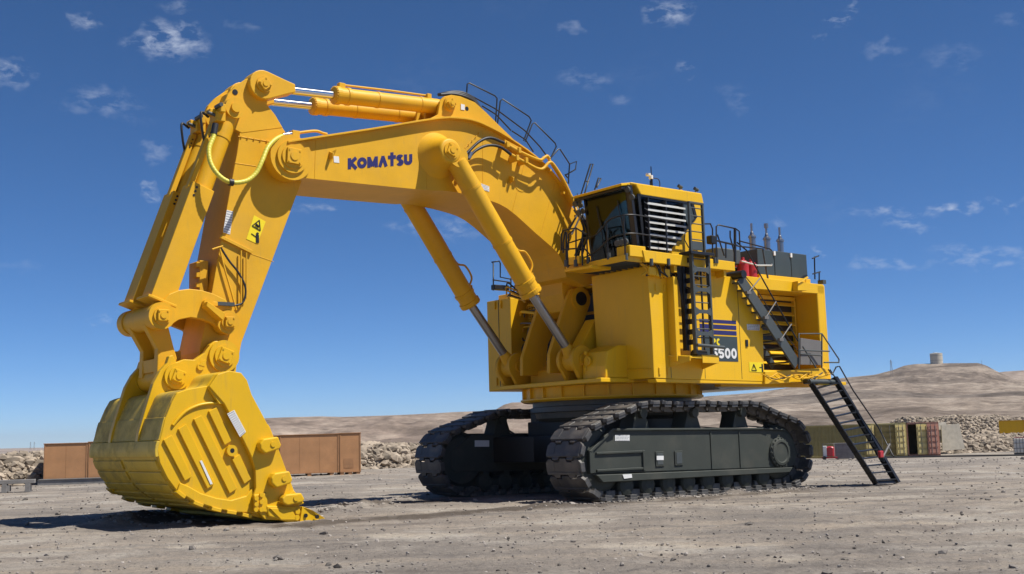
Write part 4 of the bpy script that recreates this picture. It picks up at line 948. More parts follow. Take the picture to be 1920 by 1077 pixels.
# far side rails near far module
railpx([(925, 545), (925, 494), (922, 492), (936, 490), (938, 494), (938, 520), (958, 524)], -2.9, parent=RL, name='rail'); railpx([(924, 525), (958, 530)], -2.9, parent=RL, name='rail'); railpx([(958, 522), (958, 545)], -2.9, parent=RL, name='rail')
b = MB(); c = ay3(938, 540, -2.9); b.box(c[0]-.3, c[0]+.3, -3.0, -2.8, c[2]-.08, c[2]+.08); b.build('electric_box', M_BLK, RL, .02, 1)
rnd = random.Random(8)
for k in range(9):
    px = 948+rnd.random()*24; py = 540+rnd.random()*20; b = MB(); P = ay3(px, py, -1.9); b.tube(smooth_pts([(P[0], P[1], P[2]), (P[0]+.1, P[1]+.2, P[2]+.2*rnd.random()), (P[0]-.1, P[1]+.5, P[2]-.1), (P[0], P[1]+.8, P[2]-.3*rnd.random())], 5), .025, 6); b.build('hose', M_RUB if k % 2 else M_Y, RL)

# hoses at the boom side of the cab
HS = empty('hose_bundle', (0, 0, 0), 0, EX)
rnd = random.Random(5)
for k in range(9):
    o = k*.08
    P = [ay3(1076+rnd.random()*12, 385+rnd.random()*10, 1.3), ay3(1084+rnd.random()*10, 405, 1.45), ay3(1094+rnd.random()*10, 430, 1.55), ay3(1088+rnd.random()*14, 452, 1.5), ay3(1078+rnd.random()*14, 480, 1.4)]
    b = MB(); b.tube(smooth_pts(P, 6), .03, 8); b.build('hose', rnd.choice([M_RUB, M_RUB, M_Y, M_DK]), HS)
rail([ay3(1084, 400, 1.5), ay3(1066, 432, 1.5)], .03, parent=HS, name='pipe', m=M_DK); rail([ay3(1090, 402, 1.55), ay3(1072, 440, 1.55)], .025, parent=HS, name='pipe', m=M_SLAT)
for (px, py) in ((1081, 372), (1088, 385), (1093, 396), (1086, 378)): lamp(ay3(px, py, 1.55), (1, .1, -.2), HS)

# ---------------- roof equipment at the rear
EQ = empty('rear_deck_equipment', (0, 0, 0), 0, EX)
tx0, tx1 = -3.2, -5.62; tz0, tz1 = 6.36, 7.14
pn = [(-3.22, -4.0), (-4.02, -4.80), (-4.82, -5.60)]
for (a, c) in pn:
    b = MB(); b.box(a, c, 1.9, 3.2, tz0, tz1); b.build('tank_section', M_TANK, EQ, .02, 2)
b = MB(); b.box(-3.2, -5.66, 1.85, 3.25, 6.12, tz0); b.build('tank_base', M_YS, EQ, .01, 1)
for x in (-3.75, -4.45, -5.1):
    b = MB(); b.lathe((x, 2.6, tz1), (0, 0, 1), [(0, .14), (.03, .14), (.04, .10), (.45, .10), (.46, .125), (.52, .125), (.56, .07), (.64, .05), (.66, .035), (.92 if x != -4.45 else .84, .035)], 16)
    if x == -4.45: b.cyl((x, 2.6, tz1+.84), (x, 2.6, tz1+.98), .07, n=10)
    b.build('exhaust_stack', M_ROD2, EQ)
for x in (-4.0, -4.8):
    b = MB(); b.box(x-.04, x+.04, 3.2, 3.24, 6.99, 7.12); b.build('sticker', M_WH, EQ)
for (px, k) in ((1398, 0), (1418, 1)):
    c = ay(px, 500, 3.3); b = MB(); b.lathe((c[0], 3.2-k*.1, 6.12), (0, 0, 1), [(0, .15), (.02, .17), (.5, .17), (.58, .13), (.62, .06), (.70, .05)], 18); b.build('fire_suppression_bottle', M_RED, EQ)
c = ay(1388, 500, 3.0); b = MB(); b.lathe((c[0], 2.9, 6.12), (0, 0, 1), [(0, .15), (.02, .17), (.45, .17), (.52, .13), (.56, .06), (.62, .05)], 18); b.build('fire_suppression_bottle', M_RED, EQ)
b = MB(); b.tube([ay3(1430, 466, 3.55), ay3(1440, 524, 3.55)], .03, 8); b.build('post', M_DK, EQ)
railpx([(1386, 452), (1443, 467), (1447, 470)], 3.6, parent=EQ, name='rail'); railpx([(1390, 490), (1420, 498), (1447, 498), (1447, 495)], 3.6, parent=EQ, name='rail', m=M_SLAT)
for pts in (((1528, 524), (1527, 482), (1535, 480), (1523, 485)), ((1536, 527), (1536, 512), (1538, 510), (1524, 514))): railpx(pts, 3.5, parent=EQ, name='rail')
b = MB(); b.slab([ay3(1496, 527, 3.9), ay3(1514, 531, 3.9), ay3(1514, 545, 3.9), ay3(1496, 545, 3.9)], (0, -.2, 0)); b.slab([ay3(1495, 529, 3.72), ay3(1514, 518, 3.72), ay3(1516, 520, 3.95), ay3(1497, 531, 3.95)], (0, 0, -.02)); b.build('stair_hatch_bracket', M_YS, EQ, .006, 1)
b = MB(); c = ay3(1542, 533, 3.5); b.box(c[0]-.06, c[0]+.1, 3.4, 3.6, c[2], c[2]+.12); b.build('rear_camera', M_DK, EQ)
b = MB(); b.box(-1.5, -2.9, 2.0, 3.0, 6.1, 6.55); b.build('filter_box', M_DK, EQ, .03, 1)

# ---------------- stairs from the rear platform to the deck
ST = empty('main_stair', (0, 0, 0), 0, EX)
sA, sB = Vector(ay3(1385, 522, 3.95)), Vector(ay3(1492, 684, 3.95))
d = sB-sA
def stringer(y, m=M_DK, w=.17, th=.07, off=0):
    a = Vector((sA.x+off, y, sA.z)); c = Vector((sB.x+off, y, sB.z)); dd = (c-a).normalized(); nn = Vector((dd.z, 0, -dd.x)).normalized()
    b = MB(); b.slab([a+nn*w, c+nn*w, c-nn*w, a-nn*w], (0, -th, 0)); return b.build('stringer', m, ST, .008, 1)
stringer(4.02); stringer(3.15, M_DK, .12, .05)
for k in range(12):
    t = (k+.6)/12; p = sA+d*t; b = MB(); b.box(p.x-.14, p.x+.14, 3.17, 3.94, p.z-.02, p.z+.02); b.build('tread', M_DK, ST)
railpx([(1382, 455), (1400, 470), (1450, 560), (1496, 640)], 4.0, parent=ST, name='handrail'); railpx([(1392, 512), (1422, 548), (1460, 610), (1497, 660)], 4.0, parent=ST, name='mid_rail', r=.014)
for (a, c) in (((1403, 549), (1425, 522)), ((1436, 596), (1455, 566)), ((1464, 637), (1484, 608))):
    railpx([a, c], 4.05, parent=ST, name='rail_stay', m=M_GREY, r=.02); p = ay3(a[0], a[1], 4.06); b = MB(); b.box(p[0]-.09, p[0]+.09, 4.0, 4.1, p[2]-.04, p[2]+.04); b.build('stay_clamp', M_GREY, ST)
for pts in (((1498, 692), (1498, 626), (1541, 626), (1573, 674)), ((1498, 657), (1555, 659)), ((1541, 626), (1541, 690)), ((1545, 680), (1573, 680), (1573, 674)), ((1500, 664), (1541, 667)), ((1505, 650), (1530, 690))):
    railpx(pts, 4.05, parent=ST, name='platform_rail', m=M_DK, r=.022)
b = MB(); c0 = ay3(1385, 516, 3.9); b.cyl((c0[0], 3.0, c0[2]), (c0[0], 4.1, c0[2]), .12, n=14); b.build('stair_hinge', M_BLK, ST)
rnd = random.Random(11)
for k in range(6):
    px = 1425+rnd.random()*60; b = MB(); b.tube(smooth_pts([ay3(px, 700+rnd.random()*8, 3.9), ay3(px+15, 706+rnd.random()*8, 3.92), ay3(px+30, 700+rnd.random()*12, 3.9), ay3(px+45, 703+rnd.random()*8, 3.9)], 5), .018, 6); b.build('hose', rnd.choice([M_Y, M_YS, M_RUB, M_Y]), ST)
for k in range(7):
    px = 1500+rnd.random()*30; b = MB(); b.tube(smooth_pts([ay3(px, 702+rnd.random()*12, 4.1), ay3(px+15, 704+rnd.random()*10, 4.12), ay3(px+28, 698+rnd.random()*15, 4.1)], 5), .02, 6); b.build('hose', rnd.choice([M_Y, M_YS, M_RUB]), ST)
b = MB(); b.box(-4.5, -5.9, 3.8, 4.15, 3.0, 3.1); b.build('ladder_mount', M_YS, ST, .01, 1)

# ---------------- swing-down boarding ladder at the rear corner
BL = empty('boarding_ladder', (0, 0, 0), 0, EX)
def mv(px, py, y): return Vector(ay3(px, py, y))
LT0, LT1 = mv(1520, 720, 4.1), mv(1562, 708, 4.1)
LB0, LB1 = mv(1642, 908, 5.25), mv(1680, 906, 5.25)
for (a, c, w) in ((LT0, LB0, .05), (LT1, LB1, .13)):
    b = MB(); dd = (c-a).normalized(); nn = Vector((0, dd.z, -dd.y)).normalized()*.09; b.slab([a+nn, c+nn, c-nn, a-nn], (-w, 0, 0)); b.build('stile', M_BLK, BL, .006, 1)
for k in range(14):
    t = (k+.7)/14.3; a = LT0.lerp(LB0, t); c = LT1.lerp(LB1, t); b = MB(); b.slab([a+Vector((0, -.10, 0)), c+Vector((0, -.10, 0)), c+Vector((0, .10, 0)), a+Vector((0, .10, 0))], (0, 0, -.03)); b.build('tread', M_BLK, BL)
b = MB(); a, c = LB0.lerp(LT0, .03), LB1.lerp(LT1, .03); b.slab([a, c, LB1, LB0], (0, .03, 0)); b.build('foot_plate', M_BLK, BL)
b = MB(); a, c = LT1+Vector((-.12, .02, -.1)), LT1.lerp(LB1, .8)+Vector((-.05, .02, 0)); b.tube([a, c], .07, 10); b.build('ladder_cylinder', M_DK, BL)
for t in (.33, .58, .78):
    b = MB(); a = LT1.lerp(LB1, t); b.box(a.x-.16, a.x+.02, a.y-.06, a.y+.08, a.z-.05, a.z+.05); b.build('rail_clamp', M_DK, BL)
rp = [mv(1545, 712, 4.3), mv(1568, 705, 4.3), mv(1570, 688, 4.3), mv(1574, 687, 4.3), mv(1600, 733, 4.55), mv(1646, 800, 5.0), mv(1676, 857, 5.3), mv(1668, 850, 5.3)]
rail(rp[2:], .022, parent=BL, name='handrail'); rail([mv(1553, 693, 4.2), mv(1560, 703, 4.25), mv(1568, 688, 4.3)], .022, parent=BL, name='handrail')
rail([mv(1556, 693, 4.2), mv(1590, 745, 4.5), mv(1640, 820, 5.0), mv(1660, 852, 5.2)], .018, parent=BL, name='mid_rail')
rail([mv(1668, 833, 5.2), mv(1655, 858, 5.2)], .035, parent=BL, name='rail_stay', m=M_GREY)
b = MB(); p = mv(1651, 852, 5.28); b.box(p.x-.10, p.x+.08, p.y-.05, p.y+.05, p.z-.1, p.z+.1); b.build('red_latch', M_RED, BL, .02, 1)
b = MB(); p = mv(1522, 716, 4.1); b.box(LT0.x+.05, LT1.x-.05, 3.85, 4.12, p.z-.06, p.z+.09); b.build('ladder_pivot', M_BLK, BL, .03, 2)
b = MB(); b.cyl((LT0.x+.1, 4.12, p.z), (LT1.x-.1, 4.12, p.z), .07, n=14); b.build('pivot_tube', M_DK, BL)

# ---------------- boom
BM = empty('boom', (0, 0, 0), 0, EX)
top_px = [(540, 266), (554, 262), (697, 240.5), (820, 220.5), (864, 220.5), (890, 225), (914.6, 235), (951, 255), (1005, 293), (1045, 333), (1077.6, 383.5)]
TOPX = smooth_pts([(*ay(px, py, 1.13), 0) for px, py in top_px], 3); TOPX = [(v.x, v.y) for v in TOPX]
bot_px = [(560, 333), (795, 356.5), (830, 358), (860, 362), (907, 373), (951, 391), (1005, 438), (1045, 474), (1058, 500)]
BOTX = [(v.x, v.y) for v in smooth_pts([(*ay(px, py, 1.0), 0) for px, py in bot_px], 3)]
tip = ay(545, 296, 1.0)
foot_old = [(FP[0]+.55, FP[1]+.0), (FP[0]+.35, FP[1]-.42), (FP[0], FP[1]-.52), (FP[0]-.4, FP[1]-.35), (FP[0]-.8, FP[1]+.2), (FP[0]-1.1, FP[1]+1.2), (1.45, 7.5)]
endp = ays([(1112, 430), (1128, 500), (1120, 530), (1098, 538), (1078, 527), (1062, 520)], 1.0)
prof = [(p[0], p[1]-.04) for p in TOPX] + endp + BOTX[::-1]
b = MB(); b.prism(prof, -1.0, 1.0); b.build('boom_box', M_Y, BM)
b = MB(); b.prism([(FP[0]+.50, FP[1]+1.3), (FP[0]+.50, FP[1]+.15), (FP[0]+.36, FP[1]-.34), (FP[0], FP[1]-.48), (FP[0]-.38, FP[1]-.32), (FP[0]-.5, FP[1]+.1), (FP[0]-.7, FP[1]+1.3)], -.50, .50); b.build('boom_foot', M_Y, BM, .02, 2)
def strip(name, line, y0, y1, th, m, parent, bevel=.008):
    b = MB(); n = len(line); v = []
    for (x, z) in line: v += [(x, y0, z), (x, y1, z), (x, y1, z-th), (x, y0, z-th)]
    f = []
    for i in range(n-1):
        o = 4*i; f += [(o, o+1, o+5, o+4), (o+1, o+2, o+6, o+5), (o+2, o+3, o+7, o+6), (o+3, o, o+4, o+7)]
    f += [(0, 3, 2, 1), (4*n-4, 4*n-3, 4*n-2, 4*n-1)]
    b.add(v, f); o = b.build(name, m, parent, bevel, 1)
    return o
strip('top_plate', TOPX, -1.16, 1.16, .05, M_Y, BM)
for sy in (-1, 1):
    b = MB(); boss(b, tip, sy*.78, sy*1.06, .56); b.build('tip_boss', M_Y, BM, .015, 2)
    b = MB(); boss(b, tip, sy*1.05, sy*1.12, .40); b.build('tip_collar', M_Y, BM, .015, 2)
pin_cap(tip, 1.11, .36, BM, M_Y, rot=.05)
# fork recess plates beyond the tip (boom end narrows round the stick)
# cylinder shroud boss
BP = ay(845, 283, 1.62)   # boom cylinder upper pin
for sy in (-1, 1):
    b = MB(); b.lathe((BP[0], sy*.96, BP[1]), (0, sy, 0), [(0, .66), (.04, .62), (.16, .50), (.30, .42), (.46, .37), (.60, .34), (.66, .32), (.68, .28)], 32)
    o = b.build('cylinder_boss', M_Y, BM); 
    for p in o.data.polygons: p.use_smooth = True
pin_cap(BP, 1.63, .27, BM, M_Y, rot=.4)
# stiffening panel below the boss
q = [ay3(783, 290, 1.0), ay3(783, 354, 1.0), ay3(868, 361, 1.0), ay3(880, 330, 1.0)]
# stick cylinder lugs on top of the boom
SP = ay(839, 197, .82)
lug = [ay(*p, .85) for p in ((800, 226), (819, 216), (823, 192), (831, 182), (845, 179), (862, 182), (889, 193), (911, 213), (933, 235), (965, 266), (930, 262), (880, 240))]
for (ya, yb) in ((.80, .90), (.18, .28), (-.28, -.18), (-.90, -.80)):
    b = MB(); b.prism(lug, ya, yb); b.build('stick_cylinder_lug', M_Y, BM, .01, 1)
b = MB(); b.prism([lug[5], lug[6], lug[7], lug[8], lug[9], (lug[9][0], lug[9][1]-.2), (lug[6][0]+.1, lug[6][1]-.4)], -.8, .8); b.build('lug_cover', M_Y, BM)
b = MB(); boss(b, SP, -.98, .98, .19, 24); b.build('stick_cylinder_pin', M_Y, BM, .01, 1)
pin_cap(SP, .96, .20, BM, M_Y, rot=.8)
c = ay(875.5, 204, .905); b = MB(); boss(b, c, .895, .905, .06, 14); b.build('lug_hole', M_BLK, BM)
decal('sticker', [ay3(*p, .905) for p in ((864, 195), (871, 197), (871, 207), (864, 206))], M_WH, BM)
# lettering
def on_boom(px, py, y=1.0): return Vector(ay3(px, py, y))
L0 = on_boom(652, 318); L1 = on_boom(773, 309); up_ = on_boom(652, 294)-L0
uvec = (L1-L0); tw = uvec.length; hgt = .33
wd = {'K': .92, 'O': 1.02, 'M': 1.12, 'A': 1.0, 'T': .86, 'S': .80, 'U': .92}; tot = sum(wd[c_] for c_ in 'KOMATSU')+.045*6
lettering('brand_lettering', 'KOMATSU', L0, uvec, up_, tw/tot, M_NAVY, BM, t=.34, gap=.045, widths=wd, off=.006)
decal('sticker', [on_boom(*p) for p in ((625, 293), (635, 294), (636, 306), (626, 305))], M_WH, BM)
q = [on_boom(*p) for p in ((893, 341), (917, 350), (917, 360), (892, 352))]; decal('sticker', q, M_WH, BM); lines_on('sticker_print', q, 4, M_LINE, BM, seed=9)
for (pa, pb, pc) in (((617, 290), (631, 282), (620, 309)), ((955, 335), (950, 345), (947, 365))):
    b = MB(); A, B, Cc = on_boom(*pa), on_boom(*pb), on_boom(*pc); b.slab([A, B, Cc], (0, .0, .03)); A2 = A+Vector((0, .16, .02)); b.slab([A+Vector((0, 0, .08)), A+Vector((0, .18, 0)), A+Vector((0, .16, -.10)), A+Vector((0, 0, -.14))], (-.04, 0, 0)); b.build('lifting_lug', M_Y, BM, .008, 1)
# weld / bolted joint lines
b = MB(); b.tube([on_boom(898, 250, 1.003), on_boom(866, 285, 1.003)], .012, 6)
for k in range(6): p = on_boom(898-32*k/5, 250+35*k/5, 1.01); b.cyl(p, p+Vector((0, .02, 0)), .02, n=6)
b.build('bolted_joint', M_Y, BM)
b = MB(); b.tube([on_boom(800, 262, 1.0), on_boom(800, 356, 1.0)], .012, 6); b.build('weld_bead', M_Y, BM)
for pts in ([(592, 262), (590, 334)], [(905, 244), (905, 372)], [(985, 300), (960, 398)], [(1040, 345), (1012, 445)]):
    b = MB(); b.tube([on_boom(*p, 1.0) for p in pts], .009, 5); b.build('weld_seam', M_Y, BM)
b = MB(); b.cyl(on_boom(977, 344), on_boom(977, 344)+Vector((0, .012, 0)), .24, n=32); b.build('access_disc', M_Y, BM)
# far inner side: web under plate seam
# pipes down the near side of the boom
def pipepx(pts, y, r, m, name, parent, k=6, ys=None):
    P = [ay3(*p, (ys[i] if ys else y)) for i, p in enumerate(pts)]; b = MB(); b.tube(smooth_pts(P, k), r, 10); return b.build(name, m, parent)
pipepx([(864, 300), (880, 283), (900, 265), (920, 259), (945, 268)], 1.3, .04, M_RUB, 'hose', BM)
pipepx([(876, 299), (893, 282), (915, 273), (938, 276), (958, 290)], 1.3, .04, M_RUB, 'hose', BM)
for p in ((866, 298), (878, 298)): b = MB(); P = Vector(ay3(*p, 1.3)); b.cyl(P, P+Vector((-.05, 0, .09))*2, .06, n=10); b.build('hose_fitting', M_ROD2, BM)
pipepx([(945, 268), (975, 285), (1010, 300), (1020, 296), (1026, 293), (1030, 298)], 1.28, .045, M_Y, 'steel_pipe', BM)
pipepx([(958, 290), (985, 305), (1014, 318), (1030, 305), (1040, 312), (1060, 345), (1080, 390), (1090, 410)], 1.28, .045, M_Y, 'steel_pipe', BM)
pipepx([(1026, 294), (1045, 325), (1068, 362), (1085, 395)], 1.2, .04, M_Y, 'steel_pipe', BM)
for (px, py) in ((950, 272), (972, 283), (968, 297), (985, 302)):
    b = MB(); P = ay3(px, py, 1.28); b.box(P[0]-.05, P[0]+.05, 1.0, 1.36, P[2]-.08, P[2]+.08); b.build('pipe_clamp', M_Y, BM, .01, 1)
b = MB(); b.slab([on_boom(945, 262, 1.2), on_boom(975, 278, 1.2), on_boom(975, 292, 1.2), on_boom(945, 275, 1.2)], (0, .03, 0)); b.build('valve_plate', M_Y, BM, .006, 1)
for k in range(3):
    t = k/2; p = on_boom(1030+50*t, 320+85*t, 1.2); b = MB(); b.box(p.x-.025, p.x+.025, 1.14, 1.27, p.z-.03, p.z+.03); b.build('pipe_clamp', M_Y, BM)
# hoses over the lug
for k in range(3):
    P = [ay3(822+2*k, 178, .3+k*.2), ay3(850, 173+k*2, .3+k*.2), ay3(872, 176+k*3, .35+k*.2), ay3(890, 188+k*2, .35+k*.2), ay3(906-k, 212, .4+k*.2)]
    b = MB(); b.tube(smooth_pts(P, 6), .045, 10); b.build('hose', M_RUB, BM)
# walkway rails along the top
for ysd in (-.95,):
    for pts in ([(875, 176), (876, 158), (880, 156), (928, 180), (932, 185), (929, 234)], [(933, 232), (938, 190), (942, 186), (992, 219), (996, 226), (982, 264)], [(985, 266), (998, 233), (1002, 230), (1041, 269), (1043, 275), (1031, 300)],
                [(1032, 297), (1047, 280), (1050, 280), (1068, 308), (1081, 303), (1079, 318), (1060, 329), (1060, 327)], [(878, 177), (930, 205), (985, 246)], [(904, 199), (930, 215), (958, 245)],
                [(985, 246), (1012, 275), (1063, 344)], [(960, 246), (985, 262), (1000, 285)], [(1060, 329), (1066, 335), (1066, 345)], [(1068, 308), (1066, 335)]):
        railpx(pts, ysd, parent=BM, name='walkway_rail', r=.022)
# pipe on top at the boom tip
pipepx([(540, 252), (556, 250), (590, 246), (605, 250), (613, 252)], .9, .035, M_Y, 'steel_pipe', BM)
b = MB(); P = Vector(ay3(530, 254, .98)); Q = Vector(ay3(548, 251, .95)); b.cyl(P, Q, .055, n=12); b.build('hose_fitting', M_STEEL, BM)
b = MB(); P = ay3(553, 252, .95); b.box(P[0]-.1, P[0]+.1, .8, 1.02, P[2]-.16, P[2]+.08); b.build('pipe_clamp', M_Y, BM, .01, 1)

# ---------------- cylinders
def cylinder(name, P0, Pg, P1, rb, rr, y, parent_label=None, rodm=M_STEEL, eye=.26):
    """P0 barrel eye, Pg gland, P1 rod eye, all (x,z)"""
    Cy = empty(name, (0, 0, 0), 0, EX)
    if parent_label: Cy['label'] = parent_label
    a = Vector((P0[0], y, P0[1])); g = Vector((Pg[0], y, Pg[1])); c = Vector((P1[0], y, P1[1])); d1 = (g-a).normalized(); d2 = (c-g).normalized(); Lb = (g-a).length
    b = MB(); b.cyl(a+d1*.12, g-d1*.40, rb, n=28); b.cyl(a+Vector((0, -.22, 0)), a+Vector((0, .22, 0)), eye, n=24); b.cyl(a+d1*.10, a+d1*.35, rb*.9, rb, n=28); b.build('barrel', M_Y, Cy, .01, 1)
    b = MB(); b.lathe(g-d1*.42, d1, [(0, rb*1.02), (.01, rb*1.12), (.10, rb*1.12), (.11, rb*1.03), (.30, rb*1.03), (.31, rb*1.16), (.43, rb*1.16), (.46, rb*.98), (.48, rb*.7)], 28); b.build('gland', M_Y, Cy)
    bl = MB(); t = d1.orthogonal().normalized(); w = d1.cross(t)
    for k in range(20):
        an = 2*math.pi*k/20; p = g+(t*math.cos(an)+w*math.sin(an))*rb*1.02; bl.cyl(p, p+d1*.045, .022, n=6)
    bl.build('gland_bolts', M_Y, Cy)
    b = MB(); b.cyl(g, c-d2*(eye*.6), rr, n=24); b.build('rod', rodm, Cy)
    b = MB(); b.cyl(c+Vector((0, -.2, 0)), c+Vector((0, .2, 0)), eye, n=24); b.cyl(c-d2*(eye+.22), c-d2*.05, rr*1.1, eye*.85, n=20); b.build('rod_eye', M_Y, Cy, .01, 1)
    for tt in (.22, .62):
        b = MB(); p = a.lerp(g, tt); b.cyl(p-d1*.035, p+d1*.035, rb*1.06, n=28); b.build('barrel_band', M_Y, Cy)
    return Cy
g1, e1 = ay(996, 550, 1.40), LP
BPc = ay(851, 296, 1.40)
for sy in (1, -1):
    C1 = cylinder('boom_cylinder', BPc, g1, (LP[0], LP[1]), .27, .125, sy*1.40, None, M_ROD2, .30)
    # hydraulic pipe along the barrel
    pts = [ay3(*p, 1.40) for p in ((900, 352), (940, 425), (972, 485), (990, 494), (1006, 512), (1004, 520), (995, 524))]
    d_ = (Vector((g1[0], 0, g1[1]))-Vector((BPc[0], 0, BPc[1]))).normalized()
    b = MB(); A = Vector((BPc[0], sy*1.40, BPc[1])); nn = Vector((-d_.z, 0, d_.x)); nn = nn if nn.x < 0 else -nn
    Lb = (Vector(g1)-Vector(BPc)).length
    P = [A+d_*.9+nn*.30, A+d_*2.2+nn*.31, A+d_*(Lb-1.25)+nn*.31, A+d_*(Lb-1.0)+nn*.52, A+d_*(Lb-.62)+nn*.52, A+d_*(Lb-.45)+nn*.30]
    b.tube(smooth_pts(P, 5), .03, 8); b.build('oil_pipe', M_Y, C1)
    b = MB(); b.box(-.06, .06, -.05, .05, -.05, .05) ; b.v = [tuple(Vector(v)+A+d_*(Lb-.42)+nn*.29) for v in b.v]; b.build('pipe_block', M_Y, C1)
SPc = (SP[0], SP[1])
g2 = ay(628, 179, .57); e2 = ay(487, 163, .57)
for sy in (1, -1):
    C2 = cylinder('stick_cylinder', SPc, g2, e2, .205, .105, sy*.57, None, M_STEEL, .22)
    a = Vector((SPc[0], sy*.57, SPc[1])); g = Vector((g2[0], sy*.57, g2[1])); d1 = (g-a).normalized(); nn = Vector((-d1.z, 0, d1.x)); nn = nn if nn.z > 0 else -nn
    Lb = (g-a).length; b = MB(); b.tube([a+d1*.4+nn*.2, a+d1*.45+nn*.27, a+d1*(Lb*.5)+nn*.29, a+d1*(Lb-.25)+nn*.29], .03, 8); b.build('oil_pipe', M_Y, C2)
    b = MB(); P = a+d1*(Lb-.2)+nn*.24; b.box(P.x-.09, P.x+.09, P.y-.07, P.y+.07, P.z-.05, P.z+.09); b.build('pipe_block', M_Y, C2, .01, 1)
    b = MB(); P = a+d1*.45+nn*.26; b.box(P.x-.07, P.x+.07, P.y-.09, P.y+.09, P.z-.08, P.z+.05); b.build('pipe_block', M_Y, C2, .01, 1)
    # rod-end clevis plates at the stick nose
    Pn = Vector((e2[0], 0, e2[1])); dr = (Vector((g2[0], 0, g2[1]))-Pn).normalized(); nz2 = Vector((-dr.z, 0, dr.x))
    b = MB(); arc_ = []
    for an in np.linspace(70, 290, 14): arc_.append((Pn+(dr*math.cos(RAD(an))+nz2*math.sin(RAD(an)))*.36))
    pts = [(p.x, p.z) for p in arc_]+[((Pn+dr*.62-nz2*.17).x, (Pn+dr*.62-nz2*.17).z), ((Pn+dr*.85-nz2*.10).x, (Pn+dr*.85-nz2*.10).z), ((Pn+dr*.85+nz2*.10).x, (Pn+dr*.85+nz2*.10).z), ((Pn+dr*.62+nz2*.17).x, (Pn+dr*.62+nz2*.17).z)]
    b.prism(pts, sy*.57-.22*1, sy*.57+.22*1) ; b.build('rod_clevis', M_Y, C2, .02, 2)
pin_cap((e2[0], e2[1]), .80, .24, EX, M_Y, rot=.9)

# ---------------- stick
SK_ = empty('stick', (0, 0, 0), 0, EX)
YS = .62
stick_px = [(453, 225), (487, 222), (500, 200), (516, 216), (530, 240), (543, 260), (560, 300), (566, 340), (453, 643), (446, 680), (430, 700), (405, 700), (380, 690), (374, 660), (398, 544), (432, 353), (444, 290)]
b = MB(); b.prism([ay(*p, YS) for p in stick_px], -YS, YS); b.build('stick_box', M_Y, SK_, .015, 2)
nose_px = [(453, 250), (434, 240), (421, 218), (419, 196), (427, 177), (441, 162), (460, 149), (480, 143), (498, 146), (508, 158), (504, 180), (500, 196), (516, 216), (530, 240)]
nose = [ay(*p, YS) for p in nose_px]
for (ya, yb) in ((YS-.14, YS+.01), (-YS-.01, -YS+.14)):
    b = MB(); b.prism(nose, ya, yb); b.build('nose_plate', M_Y, SK_, .012, 1)
b = MB(); b.prism([ay(*p, YS) for p in ((452, 160), (470, 155), (500, 200), (487, 225), (453, 230), (440, 200))], -YS+.14, YS-.14); b.build('nose_web', M_Y, SK_, .012, 1)
c = ay(441, 173, YS+.02); b = MB(); boss(b, c, YS+.005, YS+.02, .07, 14); b.build('plate_hole', M_BLK, SK_)
for sy in (-1, 1): b = MB(); boss(b, tip, sy*(YS-.02), sy*.80, .52); b.build('pivot_boss', M_Y, SK_, .01, 1)
# seams, ledge, pads
def stk(px, py, y=YS): return Vector(ay3(px, py, y))
b = MB(); b.tube([stk(446, 256), stk(536, 271)], .014, 6)
for k in range(7): p = stk(452+12*k, 257+2*k); b.cyl(p, p+Vector((0, .03, 0)), .022, n=6)
b.build('bolted_joint', M_Y, SK_)
b = MB(); b.slab([stk(411, 441), stk(472, 471), stk(470, 477), stk(410, 447)], (0, .07, 0)); b.build('ledge', M_Y, SK_, .008, 1)
b = MB(); b.tube([stk(455, 471), stk(513, 491)], .008, 6); b.build('weld_bead', M_Y, SK_)
b = MB(); b.tube([stk(440, 306), stk(480, 312)], .01, 6); b.build('weld_bead', M_Y, SK_)
b = MB(); X0 = ay(396, 520, YS); b.box(X0[0]-.05, X0[0]+.16, -.28, .34, X0[1]-.3, X0[1]+.42)
for k in range(3): b.box(X0[0]+.15, X0[0]+.24, .1, .34, X0[1]-.22+k*.24, X0[1]-.10+k*.24)
b.build('cylinder_rest_bracket', M_Y, SK_, .01, 1)
for (pts, r) in (([(412, 466), (420, 500), (433, 545), (441, 575), (443, 582)], .022), ([(414, 465), (430, 490), (446, 510), (459, 535), (460, 555), (452, 570), (430, 574), (415, 574)], .025), ([(452, 470), (452, 570)], .02), ([(462, 474), (462, 560)], .018)):
    pipepx(pts, YS+.08, r, M_RUB if r > .024 else M_Y, 'lube_line', SK_)
railpx([(398, 468), (410, 464), (418, 462)], YS+.1, parent=SK_, name='lube_line', m=M_Y)
q = [stk(*p) for p in ((425, 394), (437, 397), (431, 440), (418, 436))]; decal('sticker', q, M_WH, SK_); lines_on('sticker_print', q, 9, M_LINE, SK_, seed=12)
q = [stk(*p) for p in ((476, 404), (498, 416), (482, 457.5), (461.6, 448.5))]; decal('warning_sign', q, M_SIGN, SK_)
b = MB(); o_ = Vector((0, .012, 0)); A, B, Cc = lerpq(q, .12, .42)+o_, lerpq(q, .85, .45)+o_, lerpq(q, .5, .08)+o_
for a, c in ((A, B), (B, Cc), (Cc, A)): b.cyl(a, c, .013, n=6)
c = (A+B+Cc)/3; b.cyl(c-Vector((.04, 0, .03)), c+Vector((.04, 0, .03)), .03, n=8)
c = lerpq(q, .72, .62)+o_; b.cyl(c, c+Vector((0, .01, 0)), .035, n=10); b.box(c.x-.04, c.x+.04, YS+.01, YS+.018, c.z-.22, c.z-.03); a = lerpq(q, .25, .72)+o_; b.cyl(a, c-Vector((.0, 0, .1)), .012, n=6)
b.build('warning_symbol', M_BLK, SK_)

